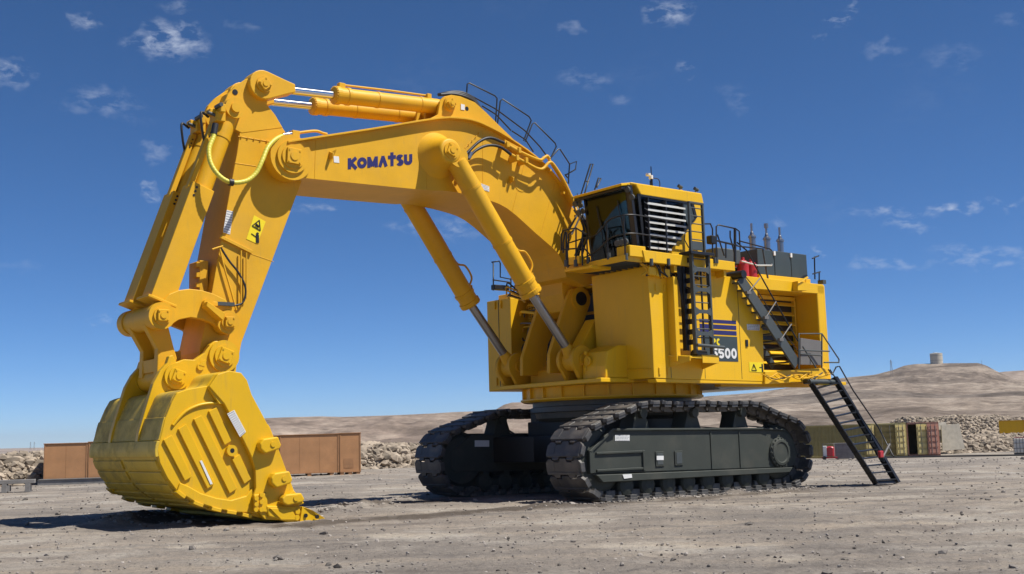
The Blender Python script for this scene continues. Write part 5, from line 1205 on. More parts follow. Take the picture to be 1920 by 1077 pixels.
# yellow corrugated hose
hp = [(401, 250), (400, 258), (392, 280), (395, 306), (410, 329), (432, 342), (460, 340), (479, 326), (491, 303), (502, 277), (516, 262), (530, 255)]
ysh = [.95, .98, 1.05, 1.15, 1.25, 1.3, 1.3, 1.28, 1.25, 1.15, 1.05, .98]
P = smooth_pts([ay3(*p, ysh[i]) for i, p in enumerate(hp)], 14)
b = MB(); b.tube(P, .054, 12, rib=[1+.08*(1 if (i % 3 == 0) else -1*(i % 3 == 1)*.6) for i in range(len(P))]); b.build('corrugated_hose', M_HOSE, SK_)
b = MB(); c = P[len(P)//2-6]; b.cyl(Vector(c)-Vector((.04, 0, 0)), Vector(c)+Vector((.06, 0, 0)), .085, n=12); b.build('hose_collar', M_RUB, SK_)
b = MB(); b.cyl(ay3(404, 233, .93), ay3(401, 252, .95), .075, n=12); b.build('hose_fitting', M_RUB, SK_)

# ---------------- bucket cylinders with guards
PA = ay(302.4, 592.4, .95)        # cylinder / link pin
BPn = ay(440, 203, .80)          # upper eye at the nose
for sy in (1, -1):
    y = sy*.57; cy_ = cylinder('bucket_cylinder', BPn, (BPn[0]*.36+PA[0]*.64, BPn[1]*.36+PA[1]*.64), PA, .225, .11, y, None, M_STEEL, .25)
    a = Vector((BPn[0], y, BPn[1])); c = Vector((PA[0], y, PA[1])); d1 = (c-a).normalized(); nn = Vector((-d1.z, 0, d1.x)); nn = nn if nn.x > 0 else -nn; LL = (c-a).length
    def bx(s0, s1, n0, n1, y0, y1, name, m=M_Y, bev=.01):
        b = MB(); b.slab([a+d1*s0+nn*n0, a+d1*s1+nn*n0, a+d1*s1+nn*n1, a+d1*s0+nn*n1], (0, 1, 0)); b.v = [(v[0], (y+y0 if abs(v[1]-y) < .5 else y+y1), v[2]) for v in b.v]; return b.build(name, m, cy_, bev, 1)
    bx(LL*.40, LL-.34, -.20, .34, -.30, .30, 'rod_guard')
    bx(LL-.36, LL-.30, -.26, .42, -.36, .36, 'guard_flange')
    bx(.55, LL*.42, .24, .36, -.06, .14, 'guard_rail')
    for k in range(3):
        b = MB(); p = a+d1*(LL*.40+.1+.1*k)+nn*.22; b.cyl((p.x, y+.30, p.z), (p.x, y+.312, p.z), .028, n=8); b.build('guard_hole', M_BLK, cy_)
        b = MB(); p = a+d1*(.7+.1*k)+nn*.30; b.cyl((p.x, y+.14, p.z), (p.x, y+.152, p.z), .02, n=8); b.build('guard_hole', M_BLK, cy_)
    b = MB(); p = a+d1*.35+nn*.25
    b.box(p.x-.10, p.x+.13, y-.1, y+.3, p.z-.14, p.z+.10); b.box(p.x+.05, p.x+.25, y-.05, y+.2, p.z+.02, p.z+.16); b.box(p.x-.05, p.x+.08, y+.1, y+.42, p.z+.05, p.z+.25); b.build('valve_block', M_Y, cy_, .015, 1)
    b = MB(); b.cyl((p.x+.1, y+.2, p.z+.2), (p.x+.1, y+.5, p.z+.2), .05, n=10); b.cyl((p.x-.1, y+.2, p.z-.05), (p.x+.3, y+.2, p.z+.05), .04, n=10); b.build('valve_fitting', M_DK, cy_)
    b = MB(); b.tube(smooth_pts([p+Vector((.2, 0, 0)), p+Vector((.42, .1, .05)), p+Vector((.4, .1, -.3)), p+Vector((.3, 0, -.6))], 6), .03, 8); b.build('hose', M_RUB, cy_)
    b = MB(); boss(b, BPn, y+.22*1, y+.28, .25); boss(b, BPn, y+.28, y+.34, .12, 20); b.build('eye_cap', M_Y, cy_, .01, 1)

# ---------------- bucket linkage
LK = empty('bucket_linkage', (0, 0, 0), 0, EX)
PB = ay(427, 604.7, .95); P1 = ay(331.4, 706, .95); P2 = ay(419.4, 668, .95)
up_px = [(302, 569), (317, 552), (335, 544.5), (355, 542), (377, 544.5), (399, 551), (421.6, 562), (436, 578), (447, 600), (444, 618), (430, 626), (414, 622)]
lo_px = [(408, 614), (399, 607), (379, 599), (357, 595.5), (335, 600), (318, 611), (300, 615), (284, 605), (281, 590), (288, 576)]
for sy in (1, -1):
    b = MB(); b.prism(ays(up_px+lo_px, .9), sy*.74, sy*.92); b.build('rocker_plate', M_Y, LK, .015, 2)
    for P_, r in ((PA, .30), (PB, .27)):
        b = MB(); boss(b, P_, sy*.70, sy*1.0, r); b.build('rocker_boss', M_Y, LK, .015, 2)
pin_cap(PA, 1.0, .24, LK, M_Y, rot=.0); pin_cap(PB, 1.0, .22, LK, M_Y, rot=0)
b = MB(); b.slab([Vector(ay3(*p, .92)) for p in ((377, 577), (379, 568), (412, 590), (408, 604))], (0, .30, 0)); b.build('stop_block', M_Y, LK, .01, 1)
b = MB(); P = ay(388, 571, .95); boss(b, P, .9, 1.06, .12, 16); P2_ = ay3(396, 570, 1.02); b.box(P2_[0]-.15, P2_[0]+.1, .95, 1.05, P2_[2]-.05, P2_[2]+.05); b.build('grease_fitting', M_Y, LK, .01, 1)
b = MB(); P = ay3(424, 571, 1.0); b.box(P[0]-.2, P[0]+.22, .9, 1.02, P[2]-.03, P[2]+.05); b.build('hose_guide', M_DK, LK)
# push link
b = MB(); b.cyl((PA[0], -.72, PA[1]), (PA[0], .72, PA[1]), .27, n=28); b.build('upper_tube', M_Y, LK, .01, 1)
dv = Vector((P1[0]-PA[0], 0, P1[1]-PA[1])); Ld = dv.length; dn = dv.normalized(); nn = Vector((-dn.z, 0, dn.x)); nn = nn if nn.x > 0 else -nn; a0 = Vector((PA[0], 0, PA[1]))
for sy in (1, -1):
    b = MB(); q = [a0+dn*.1+nn*.26, a0+dn*(Ld*.5)+nn*.10, a0+dn*(Ld-.1)+nn*.28, a0+dn*(Ld-.1)-nn*.28, a0+dn*(Ld*.5)-nn*.26, a0+dn*.1-nn*.26]
    b.prism([(p.x, p.z) for p in q], sy*.34, sy*.56); b.build('link_arm', M_Y, LK, .02, 2)
b = MB(); q = [a0+dn*.9+nn*.16, a0+dn*(Ld-.2)+nn*.22, a0+dn*(Ld-.2)+nn*.06, a0+dn*.9+nn*.02]; b.prism([(p.x, p.z) for p in q], -.34, .34); b.build('link_web', M_Y, LK)
b = MB(); q = [a0+dn*.2-nn*.20, a0+dn*(Ld-.2)-nn*.24, a0+dn*(Ld-.2)-nn*.14, a0+dn*.2-nn*.10]; b.prism([(p.x, p.z) for p in q], -.34, .34); b.build('link_web', M_Y, LK)
b = MB(); b.cyl((P1[0], -.70, P1[1]), (P1[0], .70, P1[1]), .27, n=28); b.build('lower_tube', M_Y, LK, .01, 1)
b = MB(); b.cyl((P2[0], -.8, P2[1]), (P2[0], .8, P2[1]), .34, n=28); b.build('stick_end_tube', M_Y, LK, .01, 1)
b = MB(); P = ay3(333, 668, .2); b.box(P[0]-.04, P[0]+.12, .1, .3, P[2]-.1, P[2]+.1); b.build('lug', M_Y, LK, .01, 1)

# ---------------- bucket
BK = empty('bucket', (0, 0, 0), 0, EX)
YB = 2.05
side_px = [(332, 737), (322, 755), (309, 787), (302.6, 814), (295, 844), (299.6, 868), (314, 897), (332, 921), (363, 941), (407, 955), (443, 961), (492, 972), (545, 976), (562, 950), (546, 919), (529, 874), (511, 825), (498, 798), (467, 740), (458.6, 713.8), (447.5, 700), (425, 696), (404, 702.5), (388, 724), (353, 730)]
sp = ays(side_px, YB)
for sy in (1, -1):
    b = MB(); b.prism(sp, sy*(YB-.10), sy*YB); b.build('side_plate', M_B, BK, .012, 1)
# shell: strip following the back of the profile
back_px = [(425, 696), (404, 702.5), (388, 724), (353, 730), (332, 737), (322, 755), (309, 787), (302.6, 814), (295, 844), (299.6, 868), (314, 897), (332, 921), (363, 941), (407, 955), (443, 961), (492, 972), (560, 977)]
bk = [ay(*p, YB) for p in back_px]; bk2 = [(v.x, v.y) for v in smooth_pts([(p[0], p[1], 0) for p in bk], 4)]
cen = Vector((12.9, 1.5))
def inset(line, d):
    out = []
    for i, p in enumerate(line):
        a = Vector(line[max(0, i-1)]); c = Vector(line[min(len(line)-1, i+1)]); t = (c-a).normalized(); n_ = Vector((-t.y, t.x))
        if (cen-Vector(p)).dot(n_) < 0: n_ = -n_
        q = Vector(p)+n_*d; out.append((q.x, q.y))
    return out
inn = inset(bk2, .09)
b = MB(); n = len(bk2); V = []
for (x, z), (x2, z2) in zip(bk2, inn): V += [(x, -YB+.1, z), (x, YB-.1, z), (x2, YB-.1, z2), (x2, -YB+.1, z2)]
Fc = []
for i in range(n-1):
    o = 4*i; Fc += [(o, o+1, o+5, o+4), (o+1, o+2, o+6, o+5), (o+2, o+3, o+7, o+6), (o+3, o, o+4, o+7)]
Fc += [(0, 3, 2, 1), (4*n-4, 4*n-3, 4*n-2, 4*n-1)]; b.add(V, Fc); sh = b.build('shell', M_BS, BK)
for i, p in enumerate(sh.data.polygons): p.use_smooth = True
b_ = sh.modifiers.new('es', 'EDGE_SPLIT'); b_.split_angle = RAD(40)
# wear bands on the shell back: arc-length positions
cum = [0]
for i in range(1, n): cum.append(cum[-1]+math.hypot(bk2[i][0]-bk2[i-1][0], bk2[i][1]-bk2[i-1][1]))
def at_s(s):
    for i in range(1, n):
        if cum[i] >= s: t = (s-cum[i-1])/(cum[i]-cum[i-1]); return (bk2[i-1][0]+(bk2[i][0]-bk2[i-1][0])*t, bk2[i-1][1]+(bk2[i][1]-bk2[i-1][1])*t)
    return bk2[-1]
def wear(s0, s1, y0, y1, th, m=M_BS, name='wear_plate', parent=BK, bev=.008):
    ln = [at_s(s0+(s1-s0)*k/6) for k in range(7)]; out = inset(ln, -th); inn_ = inset(ln, .02); b = MB(); V = []
    for (x, z), (x2, z2) in zip(out, inn_): V += [(x, y0, z), (x, y1, z), (x2, y1, z2), (x2, y0, z2)]
    F_ = []
    for i in range(6): o = 4*i; F_ += [(o, o+1, o+5, o+4), (o+1, o+2, o+6, o+5), (o+2, o+3, o+7, o+6), (o+3, o, o+4, o+7)]
    F_ += [(0, 3, 2, 1), (24, 25, 26, 27)]; b.add(V, F_); return b.build(name, m, parent, bev, 1)
def s_of(px, py):
    p = Vector(ay(px, py, YB)); k = min(range(n), key=lambda i: (Vector(bk2[i])-p).length); return cum[k]
sA_ = s_of(295.5, 838); 
wear(s_of(309, 787)-.05, sA_-.12, -YB+.02, YB-.02, .02)
wear(sA_-.10, sA_+.22, -YB, YB, .05)
rows_ = [(.30, .50), (.56, .78), (.86, 1.06), (1.14, 1.32), (1.42, 1.6), (1.75, 1.95)]
for k, (s0, s1) in enumerate(rows_):
    wear(sA_+s0, sA_+s1, -YB+.12, -.12, .04); wear(sA_+s0, sA_+s1, .08, YB-.14, .04)
# heel shrouds at both bottom corners
for k in range(5):
    px = (332, 361, 392, 421, 450)[k]; py = (921, 939, 950, 956, 962)[k]; s = s_of(px, py)
    wear(s-.02, s+.20, YB-.22, YB+.09, .055, M_B, 'heel_shroud'); wear(s-.02, s+.20, -YB-.09, -YB+.22, .055, M_B, 'heel_shroud')
for k in range(3):
    s = s_of(450, 962)+.45*k+.4
wear(s_of(470, 965), s_of(545, 976), -YB+.3, YB-.3, .06, M_BS)
# raised ear plate of the side
def bk3(p, y=YB): return ay(*p, y)
ear = [(388, 726), (416, 758), (445, 812), (466, 855), (474, 880), (475, 915), (470, 930), (480, 960), (492, 974), (530, 976), (560, 955), (546, 919), (529, 874), (511, 825), (498, 798), (467, 740), (458.6, 713.8), (447.5, 700), (425, 696), (404, 702.5)]
for sy in (1, -1):
    b = MB(); b.prism([bk3(p) for p in ear], sy*(YB-.0), sy*(YB+.13)); b.build('side_cutter_plate', M_B, BK, .015, 2)
b = MB(); b.prism([bk3(p) for p in ((331, 921), (336, 905), (352, 912), (375, 925), (405, 934), (432, 938), (460, 930), (472, 915), (475, 930), (480, 962), (443, 961), (407, 955), (363, 941))], YB-.0, YB+.05); b.build('lower_wear_plate', M_B, BK, .02, 2)
def z1(p): return (140+p[0]/2.244, 540+p[1]/2.244)
bars = [[(370, 640), (405, 620), (490, 795), (460, 812)], [(432, 595), (465, 573), (585, 825), (555, 845)], [(497, 553), (530, 537), (680, 845), (648, 865)], [(560, 520), (593, 503), (655, 645), (627, 662)], [(657, 720), (690, 700), (738, 805), (710, 825)]]
for q in bars:
    b = MB(); b.prism([bk3(z1(p)) for p in q], YB, YB+.055); b.build('wear_bar', M_B, BK, .008, 1)
q = [Vector(ay3(*z1(p), YB+.06)) for p in ((526, 728), (535, 726), (580, 824), (571, 828))]; decal('sticker', q, M_WH, BK); 
q = [Vector(ay3(*z1(p), YB+.135)) for p in ((641, 530), (671, 514), (720, 606), (695, 628))]; decal('sticker', q, M_WH, BK); lines_on('sticker_print', q, 12, M_LINE, BK, seed=2)
b = MB(); c = bk3(z1((655, 685))); boss(b, c, YB, YB+.10, .12, 24); b.build('side_boss', M_B, BK, .012, 1)
b = MB(); boss(b, c, YB+.10, YB+.104, .05, 16); b.build('boss_hole', M_BLK, BK)
arcpts = [z1(p) for p in ((413, 578), (440, 545), (475, 515), (520, 495), (560, 487), (600, 485))]
b = MB(); P = smooth_pts([Vector(ay3(*p, YB+.02)) for p in arcpts], 5); b.tube(P, .035, 8); b.build('arc_ridge', M_B, BK)
b = MB(); b.prism([bk3(z1(p)) for p in ((555, 420), (590, 412), (625, 470), (620, 490), (600, 490))], YB, YB+.10); b.build('corner_gusset', M_B, BK, .01, 1)
# lip shrouds, teeth
def tooth_set(y, main=False):
    a = bk3(z1((790, 945)), YB); tipp = bk3((606, 972), YB)
    b = MB(); yy0, yy1 = y-.17, y+.17
    ad = [bk3(z1(p)) for p in ((790, 915), (935, 920), (925, 985), (880, 985), (800, 962))]; b.prism(ad, yy0, yy1); b.build('tooth_adapter', M_B, BK, .03, 2)
    tp = [bk3(z1(p)) for p in ((940, 918), (985, 935), (1050, 970), (1030, 980), (930, 988))]
    b = MB(); n_ = len(tp); V = [(p[0], yy0+(.0 if i not in (2, 3) else .13), p[1]) for i, p in enumerate(tp)]+[(p[0], yy1-(.0 if i not in (2, 3) else .13), p[1]) for i, p in enumerate(tp)]
    a_ = sum(tp[i][0]*tp[(i+1) % n_][1]-tp[(i+1) % n_][0]*tp[i][1] for i in range(n_)); Fq = [tuple(range(n_)), tuple(range(2*n_-1, n_-1, -1))]+[(i, i+n_, (i+1) % n_+n_, (i+1) % n_) for i in range(n_)]
    if a_ < 0: Fq = [f[::-1] for f in Fq]
    b.add(V, Fq); b.build('tooth', M_B, BK, .015, 2)
    if main:
        for p in ((955, 957), (1003, 962)):
            b = MB(); c = bk3(z1(p)); boss(b, c, yy1-.03, yy1+.012, .045, 12); b.build('tooth_pin', M_BLK, BK)
        for p in ((920, 940), (917, 965)):
            b = MB(); c = bk3(z1(p)); boss(b, c, yy1, yy1+.03, .06, 12); b.build('adapter_bolt', M_B, BK, .008, 1)
        b = MB(); b.prism([bk3(z1(p)) for p in ((800, 925), (895, 930), (918, 975), (850, 975))], yy1, yy1+.03); b.build('adapter_rib', M_B, BK, .01, 1)
for k, y in enumerate(np.linspace(YB+.02, -YB-.02, 6)): tooth_set(float(y), k == 0)
b = MB(); b.prism([bk3(z1(p)) for p in ((740, 870), (795, 862), (800, 945), (740, 940))], YB+.13, YB+.17); b.build('corner_plate', M_B, BK, .02, 2)
for p in ((748, 885), (770, 870), (748, 910), (770, 900), (768, 932), (746, 932)):
    b = MB(); c = bk3(z1(p)); boss(b, c, YB+.165, YB+.21, .05, 14); b.build('stud', M_B, BK, .008, 1)
b = MB(); b.prism([bk3(z1(p)) for p in ((730, 935), (940, 920), (930, 985), (740, 950))], -YB-.05, YB+.05); b.build('cutting_lip', M_B, BK, .02, 1)
edge_pts = [((800, 575), (815, 590), (850, 690), (860, 720), (835, 715), (800, 620)), ]
b = MB(); b.prism([bk3(z1(p)) for p in ((805, 573), (815, 590), (828, 625), (858, 710), (880, 770), (905, 850), (940, 905), (900, 905), (850, 800), (800, 640), (790, 590))], YB+.02, YB+.10); b.build('side_lip', M_B, BK, .01, 1)
for p, w, h in (((795, 665), 1, 1), ((842, 808), 1, 1), ((890, 890), 1.05, .75)):
    q = [(-42*w, -8*h), (-28*w, -28*h), (34*w, -38*h), (48*w, -2), (40*w, 14*h), (-20*w, 34*h), (-40*w, 14)]
    b = MB(); b.prism([bk3(z1((p[0]+a, p[1]+c))) for a, c in q], YB-.02, YB+.32); b.build('side_shroud', M_B, BK, .035, 3)
    b = MB(); c = bk3(z1((p[0]+12, p[1]-6))); boss(b, c, YB+.32, YB+.34, .06, 14); b.build('shroud_pin', M_B, BK)
b = MB(); b.prism([bk3(z1(p)) for p in ((840, 900), (900, 850), (945, 905), (930, 912))], YB-.1, YB+.25); b.build('side_shroud_tip', M_B, BK, .02, 2)
# hanger plates
hang_px = [(257, 833), (260, 812), (266, 790), (274, 763), (287, 720), (300, 696), (313, 681), (317, 668), (324, 666), (330, 680), (345, 674), (365, 675), (383, 662), (392, 648), (402, 640), (419, 638), (436, 646), (446, 665), (443, 690), (440, 720), (430, 745), (390, 775), (330, 800), (280, 835), (262, 838)]
for sy in (1, -1):
    b = MB(); b.prism(ays(hang_px, .92), sy*.76, sy*.93); b.build('hanger_plate', M_B, BK, .015, 2)
    for P_, r in ((P1, .29), (P2, .36)):
        b = MB(); boss(b, P_, sy*.74, sy*1.0, r); b.build('hanger_boss', M_B, BK, .015, 2)
pin_cap(P1, 1.0, .25, BK, M_B, rot=.35); pin_cap(P2, 1.0, .30, BK, M_B, rot=.35)
b = MB(); b.slab([Vector(ay3(*p, .93)) for p in ((372, 685), (378, 678), (386, 675), (383, 688))], (0, .05, 0)); b.build('lug', M_B, BK)
b = MB(); P = ay3(376, 688, .95); boss(b, (P[0], P[2]), .8, .97, .08, 12); b.build('lug', M_B, BK)
# torque tube from the ear to the hanger
b = MB(); q0 = Vector((*ay(437, 690, 1.2), 0)); 
b.prism(ays([(395, 722), (404, 702), (425, 696), (440, 700), (440, 730), (400, 740)], YB), -YB+.1, YB-.1); b.build('top_beam', M_B, BK, .06, 3)

# ================================================================== BACKGROUND OBJECTS
M_WOOD = mat('plywood', (.44, .225, .10), .8, var=.16, scale=1.3, dust=.35, dustcol=(.30, .15, .07), bump=.2, bscale=5)
M_WOODD = mat('batten_wood', (.36, .185, .085), .85, var=.15, scale=3)
M_OLIVE = mat('olive_container_paint', (.27, .215, .07), .6, var=.12, dust=.3, dustcol=(.2, .16, .11))
M_CY = mat('yellow_container_paint', (.58, .48, .20), .6, var=.10, dust=.15, dustcol=(.26, .2, .13))
M_CR = mat('rust_red_container_paint', (.42, .20, .14), .6, var=.15, dust=.3)
M_CONC = mat('weathered_steel_grey', (.20, .19, .18), .8, var=.2)
A0, A1 = gw(81, 909.5), gw(678, 889)
rowd = (A1-A0); rowL = rowd.length; ru = rowd.normalized(); ang = math.atan2(ru.y, ru.x)
def crate_at(s0, s1, h, label, patch=False):
    p = A0+ru*s0; g = ground_h(p.x, p.y, False); w = s1-s0-.03
    T = empty('wooden_crate', (p.x, p.y, g), ang); tag(T, label, 'crate', 'row of plywood crates')
    b = MB(); b.box(0, w, 0.03, 2.0, .12, h); b.build('crate_body', M_WOOD, T, .01, 1)
    npan = max(1, round(w/1.22))
    for k in range(npan):
        b = MB(); b.box(w*k/npan+.004, w*(k+1)/npan-.004, .0, .03, .16, h-.02); b.build('plywood_panel', M_WOOD, T, .004, 1)
    for (a, c) in ((0, .07), (w-.07, w)):
        b = MB(); b.box(a, c, -.02, 0, .12, h); b.build('corner_batten', M_WOODD, T, .004, 1)
    b = MB(); b.box(0, w, -.02, .0, .12, .17); b.build('bottom_batten', M_WOODD, T)
    b = MB(); b.box(-.03, w+.03, -.04, 2.04, h, h+.04); b.build('crate_lid', M_WOODD, T, .004, 1)
    for k in range(3):
        b = MB(); x = w*(.12+.38*k); b.box(x-.1, x+.1, .0, 2.0, -.03, .12); b.build('skid_beam', M_WOODD, T)
    if patch: b = MB(); b.box(w*.2, w*.65, -.012, .001, .35, .85); b.build('patch_board', M_WOODD, T)
    return T
def s_at(px):  # along the row where the sight line of px crosses it
    d = sight(px, 900); n_ = Vector((-ru.y, ru.x, 0)); t = (A0-EYE).dot(n_)/d.dot(n_); return (EYE+d*t-A0).dot(ru)
marks = [81, 164.6, 260, 390, 524, 637, 678]
labels = ['plywood crate standing on a grey steel skid at the left end of the crate row', 'plywood crate mostly hidden behind the left side of the bucket', 'plywood crate hidden behind the middle of the bucket', 'plywood crate just left of the bucket teeth, its edge showing beside the side cutters',
          'long plywood crate right behind the bucket side cutters', 'short plywood crate with a dark patch board at the right end of the row']
for i in range(6):
    h = 2.02+.028*i; crate_at(s_at(marks[i]), s_at(marks[i+1]), h, labels[i], i == 5)
p = A0-ru*.1; T = empty('steel_skid', (p.x, p.y, ground_h(p.x, p.y, False)), ang); tag(T, 'low grey steel skid lying along the foot of the leftmost crate', 'skid')
b = MB(); b.box(-.1, 3.3, -.45, -.30, 0, .26); b.build('skid_rail', M_CONC, T, .01, 1)
for x in (.1, 1.0, 2.1, 3.1): b = MB(); b.box(x, x+.12, -.3, .1, .05, .2); b.build('cross_member', M_CONC, T)
b = MB(); b.box(-.05, 3.2, -.5, -.1, .26, .30); b.build('skid_plate', M_CONC, T)
p = gw(-12, 926); T = empty('steel_trestle', (p.x, p.y, ground_h(p.x, p.y, False)), ang+.05); tag(T, 'low rusty grey steel frame with an opening at the left edge of the photo', 'steel frame')
b = MB(); b.box(-1, 1.55, 0, .5, .36, .52); b.build('top_beam', M_CONC, T, .01, 1)
for x in (-.9, .35, 1.25): b = MB(); b.box(x-.06, x+.14, 0, .5, 0, .36); b.build('leg', M_CONC, T, .01, 1)
b = MB(); b.box(.35, .6, .02, .48, .05, .3); b.build('foot_plate', M_CONC, T)

# containers at the right
def frame_container(name, pl, pr, base_py, dist, depth, label, paint, opened=None, hgt_=2.59, side=False, cat='container'):
    a = wat(pl, base_py, dist); c = wat(pr, base_py, dist); a.z = ground_h(a.x, a.y, False); c.z = a.z; d = c-a; w = d.length; rz_ = math.atan2(d.y, d.x)
    T = empty(name, tuple(a), rz_); tag(T, label, cat)
    return T, w
Dc = 97
def corr(b, x0, x1, y, z0, z1, pitch=.28, dep=.04):
    x = x0; pts = []
    while x < x1-.01:
        for (u, v) in ((0, 0), (.35, 0), (.5, dep), (.85, dep)): 
            if x+u*pitch < x1: pts.append((x+u*pitch, y+v))
        x += pitch
    pts.append((x1, y)); V = []
    for (px_, py_) in pts: V += [(px_, py_, z0), (px_, py_, z1)]
    b.add(V, [(2*i, 2*i+2, 2*i+3, 2*i+1) for i in range(len(pts)-1)])
def door_leaf(T, x0, z0, w, h, y, ang_, m, hinge_left=True):
    b = MB(); 
    b.box(0, w, -.03, .03, z0, h)
    for k in range(5): zz = z0+.12+(h-z0-.2)*k/4.8; b.box(.08, w-.08, -.10, -.03, zz, zz+.27)
    b2 = MB(); 
    for x in (w*.3, w*.7): b2.cyl((x, -.12, z0+.02), (x, -.12, h-.02), .018, n=6)
    M = Matrix.Translation((x0, y, 0)) @ Matrix.Rotation(ang_, 4, 'Z')
    o = b.build('door', m, T); o.matrix_local = M
    o2 = b2.build('lock_rod', M_CONC, o)
    return o
# side-on long olive container
T, w = frame_container('shipping_container', 1500, 1626, 853, Dc-3, 2.4, 'long olive container seen side on behind the track', M_OLIVE)
h = 2.5
b = MB(); corr(b, .1, w-.1, -.02, .12, h-.1); b.box(.05, w-.05, .05, 2.3, .1, h-.06); b.build('container_body', M_OLIVE, T)
b = MB()
for z in (.0, h-.12): b.box(0, w, -.05, .06, z, z+.14)
for x in (0, w-.12): b.box(x, x+.12, -.05, .06, 0, h)
b.build('frame', M_OLIVE, T, .01, 1)
b = MB(); b.box(0, w, 0, 2.35, h+.02, h+.05); b.build('container_roof', M_CONC, T)
for (pl, pr, lab, kind) in ((1626, 1703, 'open container with dark olive inside and its pale yellow doors swung wide', 'A'), (1703, 1764, 'half open container with one pale yellow door and one rust red door', 'B')):
    T, w = frame_container('shipping_container', pl, pr, 855, Dc, 6, lab, M_OLIVE); h = 2.62
    b = MB(); b.box(.0, .05, .05, 6, .1, h-.1); b.box(w-.05, w, .05, 6, .1, h-.1); b.box(0, w, 5.95, 6, .1, h); b.build('container_walls', M_OLIVE, T)
    b = MB(); b.box(0, w, 0, 6, .08, .14); b.build('container_floor', M_WOODD, T)
    b = MB(); b.box(0, w, .0, 6, h-.08, h); b.build('container_roof', M_OLIVE, T)
    b = MB(); b.box(0, .1, -.02, .08, 0, h); b.box(w-.1, w, -.02, .08, 0, h); b.box(0, w, -.02, .08, h-.14, h); b.box(0, w, -.02, .08, 0, .12); b.build('frame', M_CY if kind == 'A' else M_CR, T, .01, 1)
    if kind == 'A': door_leaf(T, .72, .14, w-1.5, h-.16, -.02, RAD(4), M_OLIVE); door_leaf(T, -.12, .12, .85, h-.12, -.35, RAD(24), M_CY); door_leaf(T, w-.85, .12, .84, h-.12, -.42, RAD(26), M_CY)
    else: door_leaf(T, .75, .12, 1.08, h-.12, -.50, RAD(25), M_CY); door_leaf(T, w-.88, .12, .90, h-.12, -.42, RAD(24), M_CR)
T, w = frame_container('site_box', 1566, 1602, 855, Dc-8, 2, 'plain grey site box in front of the olive container', M_CONC, cat='box')
b = MB(); b.box(0, w, 0, 1.2, .05, 1.15); b.build('box_body', M_CONC, T, .02, 1); b = MB(); b.box(-.03, w+.03, -.03, 1.23, 1.15, 1.2); b.build('box_lid', M_CONC, T)
for x in (.1, w-.25): b = MB(); b.box(x, x+.15, 0, 1.2, -.05, .05); b.build('runner', M_BLK, T)
T, w = frame_container('generator_trailer', 1543, 1565, 856, Dc-10, 2, 'small red and white pump set beside the grey site box', M_RED, cat='pump')
b = MB(); b.lathe((w*.66, .3, .25), (0, 0, 1), [(0, .28), (.02, .32), (.6, .32), (.68, .25), (.72, .1)], 16); b.build('red_drum', M_RED, T)
b = MB(); b.box(.0, .3, .1, .5, .2, 1.0); b.build('white_cabinet', M_WH, T, .02, 1); b = MB(); b.tube([(.02, 0, .2), (.02, 0, 1.15), (w, 0, 1.15), (w, 0, .2)], .025, 6); b.build('guard_frame', M_CONC, T)
b = MB(); b.box(-.1, w+.2, 0, .7, .1, .2); b.build('base_frame', M_RED, T); b = MB(); b.cyl((.1, -.05, .14), (.1, .05, .14), .14, n=12); b.build('wheel', M_BLK, T)
# yellow box on the rubble
a = wat(1874, 813, 121); c = wat(1935, 813, 121); d = c-a; w = math.hypot(d.x, d.y)
T = empty('yellow_skip', tuple(a), math.atan2(d.y, d.x)); tag(T, 'bright yellow steel box sitting on the rubble slope at the right edge', 'box')
b = MB(); b.box(0, w*.78, 0, 2, 0, 1.2); b.build('box_body', M_YS, T, .02, 1); b = MB(); b.box(w*.78+.01, w, -.05, 2, -.02, 1.22); b.build('end_frame', M_Y, T, .02, 1)
b = MB(); b.box(0, w*.78, -.02, 0, 1.1, 1.22); b.build('rim', M_Y, T)
for k in range(6): b = MB(); b.box(.1+k*.38, .16+k*.38, -.025, 0, .05, 1.1); b.build('rib', M_YS, T)
# grey tote at the right edge
T, w = frame_container('liquid_tote', 1902, 1932, 856, 96, 1.2, 'grey and white caged liquid tote with a red top at the right edge', M_WH, cat='tote')
b = MB(); b.box(.04, w-.04, .04, 1.0, .18, 1.25); b.build('tank', M_SLAT, T, .05, 2); b = MB(); b.box(0, w, 0, 1.05, 0, .15); b.build('pallet', M_BLK, T)
for k in range(6): b = MB(); b.tube([(w*k/5, 0, .15), (w*k/5, 0, 1.3)], .02, 6); b.build('cage_bar', M_CONC, T)
for z in (.5, .9, 1.3): b = MB(); b.tube([(0, 0, z), (w, 0, z)], .02, 6); b.build('cage_bar', M_CONC, T)
b = MB(); b.box(.1, w-.1, .1, .9, 1.25, 1.34); b.build('red_lid', M_RED, T)
# pale slabs leaning by the rubble
M_SLB = mat('pale_sheet', (.42, .38, .31), .8, var=.15)
for (px, py, ww, hh, lab) in ((1765, 805, 1.5, 1.2, 'pale sheet leaning against the rubble above the rust red door'), (1787, 820, 1.9, 2.2, 'large pale slab standing in the rubble right of the containers'), (1768, 822, .9, .8, 'small pale slab low beside the rust red container door')):
    p = wat(px, py, 103); b = MB(); b.slab([(-ww/2, 0, -hh/2), (ww/2, .1, -hh/2+.1), (ww/2-.2, .4, hh/2), (-ww/2+.15, .3, hh/2-.1)], (0, .12, 0)); o = b.build('leaning_slab', M_SLB); o.location = p; tag(o, lab, 'slab')
# cable on the ground
pts = []
for (px, py) in ((1660, 857), (1700, 857), (1760, 854), (1790, 852), (1830, 855), (1880, 858), (1960, 859), (2020, 861)):
    p = gw(px, py, -.5); p = wat(px, py, 92); p.z = ground_h(p.x, p.y, False)+.06; pts.append(p)
b = MB(); b.tube(smooth_pts(pts, 6), .07, 6); o = b.build('ground_cable', M_RUB); tag(o, 'black cable snaking over the ground in front of the containers', 'cable')
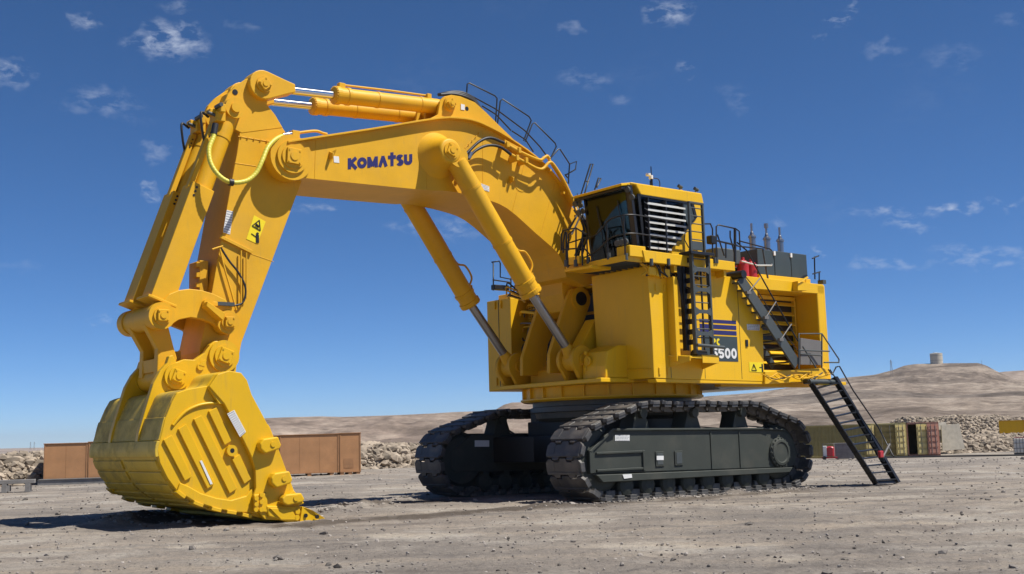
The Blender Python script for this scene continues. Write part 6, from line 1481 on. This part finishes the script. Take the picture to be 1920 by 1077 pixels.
# tank on the hill
a = wat(1744.5, 683, 1062); c = wat(1768.5, 683, 1062); w = (c-a).length; p = (a+c)/2
T = empty('water_tank', tuple(p)); tag(T, 'pale round storage tank on top of the terraced hill', 'tank')
b = MB(); b.lathe((0, 0, -3), (0, 0, 1), [(-3, w/2), (11.9, w/2), (12.1, w/2+.12), (12.3, w/2-.2), (12.9, .5)], 32); b.build('tank_shell', mat('tank_paint', (.52, .47, .37), .6, var=.06, scale=.3), T)
for k in (3, 7): b = MB(); b.lathe((0, 0, k), (0, 0, 1), [(0, w/2+.02), (.25, w/2+.02)], 32); b.build('hoop', M_CONC, T)
b = MB(); b.tube([(-1.8, 0, 9), (-1.8, 0, 10.6)], .2, 6); b.build('roof_vent', M_CONC, T)
# masts
def mast(px, base, top, dist, label, kind=1):
    p = wat(px, base, dist); q = wat(px, top, dist); h = q.z-p.z; T = empty('lattice_pylon', tuple(p)); tag(T, label, 'pylon'); w = h*.09
    b = MB()
    for sx in (-1, 1):
        for sy in (-1, 1): b.tube([(sx*w, sy*w, -2), (sx*w*.15, sy*w*.15, h)], h*.008, 4)
    b.build('leg', M_CONC, T)
    b = MB(); k = 7
    for i in range(k):
        z0, z1_ = h*i/k, h*(i+1)/k; w0, w1 = w*(1-.85*i/k), w*(1-.85*(i+1)/k)
        b.tube([(-w0, -w0, z0), (w1, -w1, z1_)], h*.005, 4); b.tube([(w0, -w0, z0), (-w1, -w1, z1_)], h*.005, 4)
    b.build('bracing', M_CONC, T)
    b = MB()
    for z, ww in ((h*.78, w*1.8), (h*.9, w*1.3)): b.tube([(-ww, 0, z), (ww, 0, z)], h*.008, 4)
    b.build('cross_arm', M_CONC, T)
mast(1672, 702, 675, 960, 'faint lattice pylon on the skyline left of the storage tank')
mast(1841, 684, 676, 1000, 'short mast on the hilltop right of the storage tank')
mast(57, 842, 829, 1800, 'tiny far pylon on the left horizon, the left one of two')
mast(64, 842, 829, 1800, 'tiny far pylon on the left horizon, the right one of two')

hz = MB(); hz.box(-9600, 9600, -9600, 9600, -40, 125)
hm = bpy.data.materials.new('haze_air'); hm.use_nodes = True; t = hm.node_tree; t.nodes.clear(); o_ = t.nodes.new('ShaderNodeOutputMaterial'); v_ = t.nodes.new('ShaderNodeVolumePrincipled')
v_.inputs['Density'].default_value = .8e-4; v_.inputs['Color'].default_value = (.90, .93, .97, 1); v_.inputs['Anisotropy'].default_value = .2; t.links.new(v_.outputs[0], o_.inputs['Volume'])
hb = hz.build('haze', hm); tag(hb, 'thin pale haze of dusty desert air over the whole plain', kind='stuff')
S.render.engine = 'CYCLES'
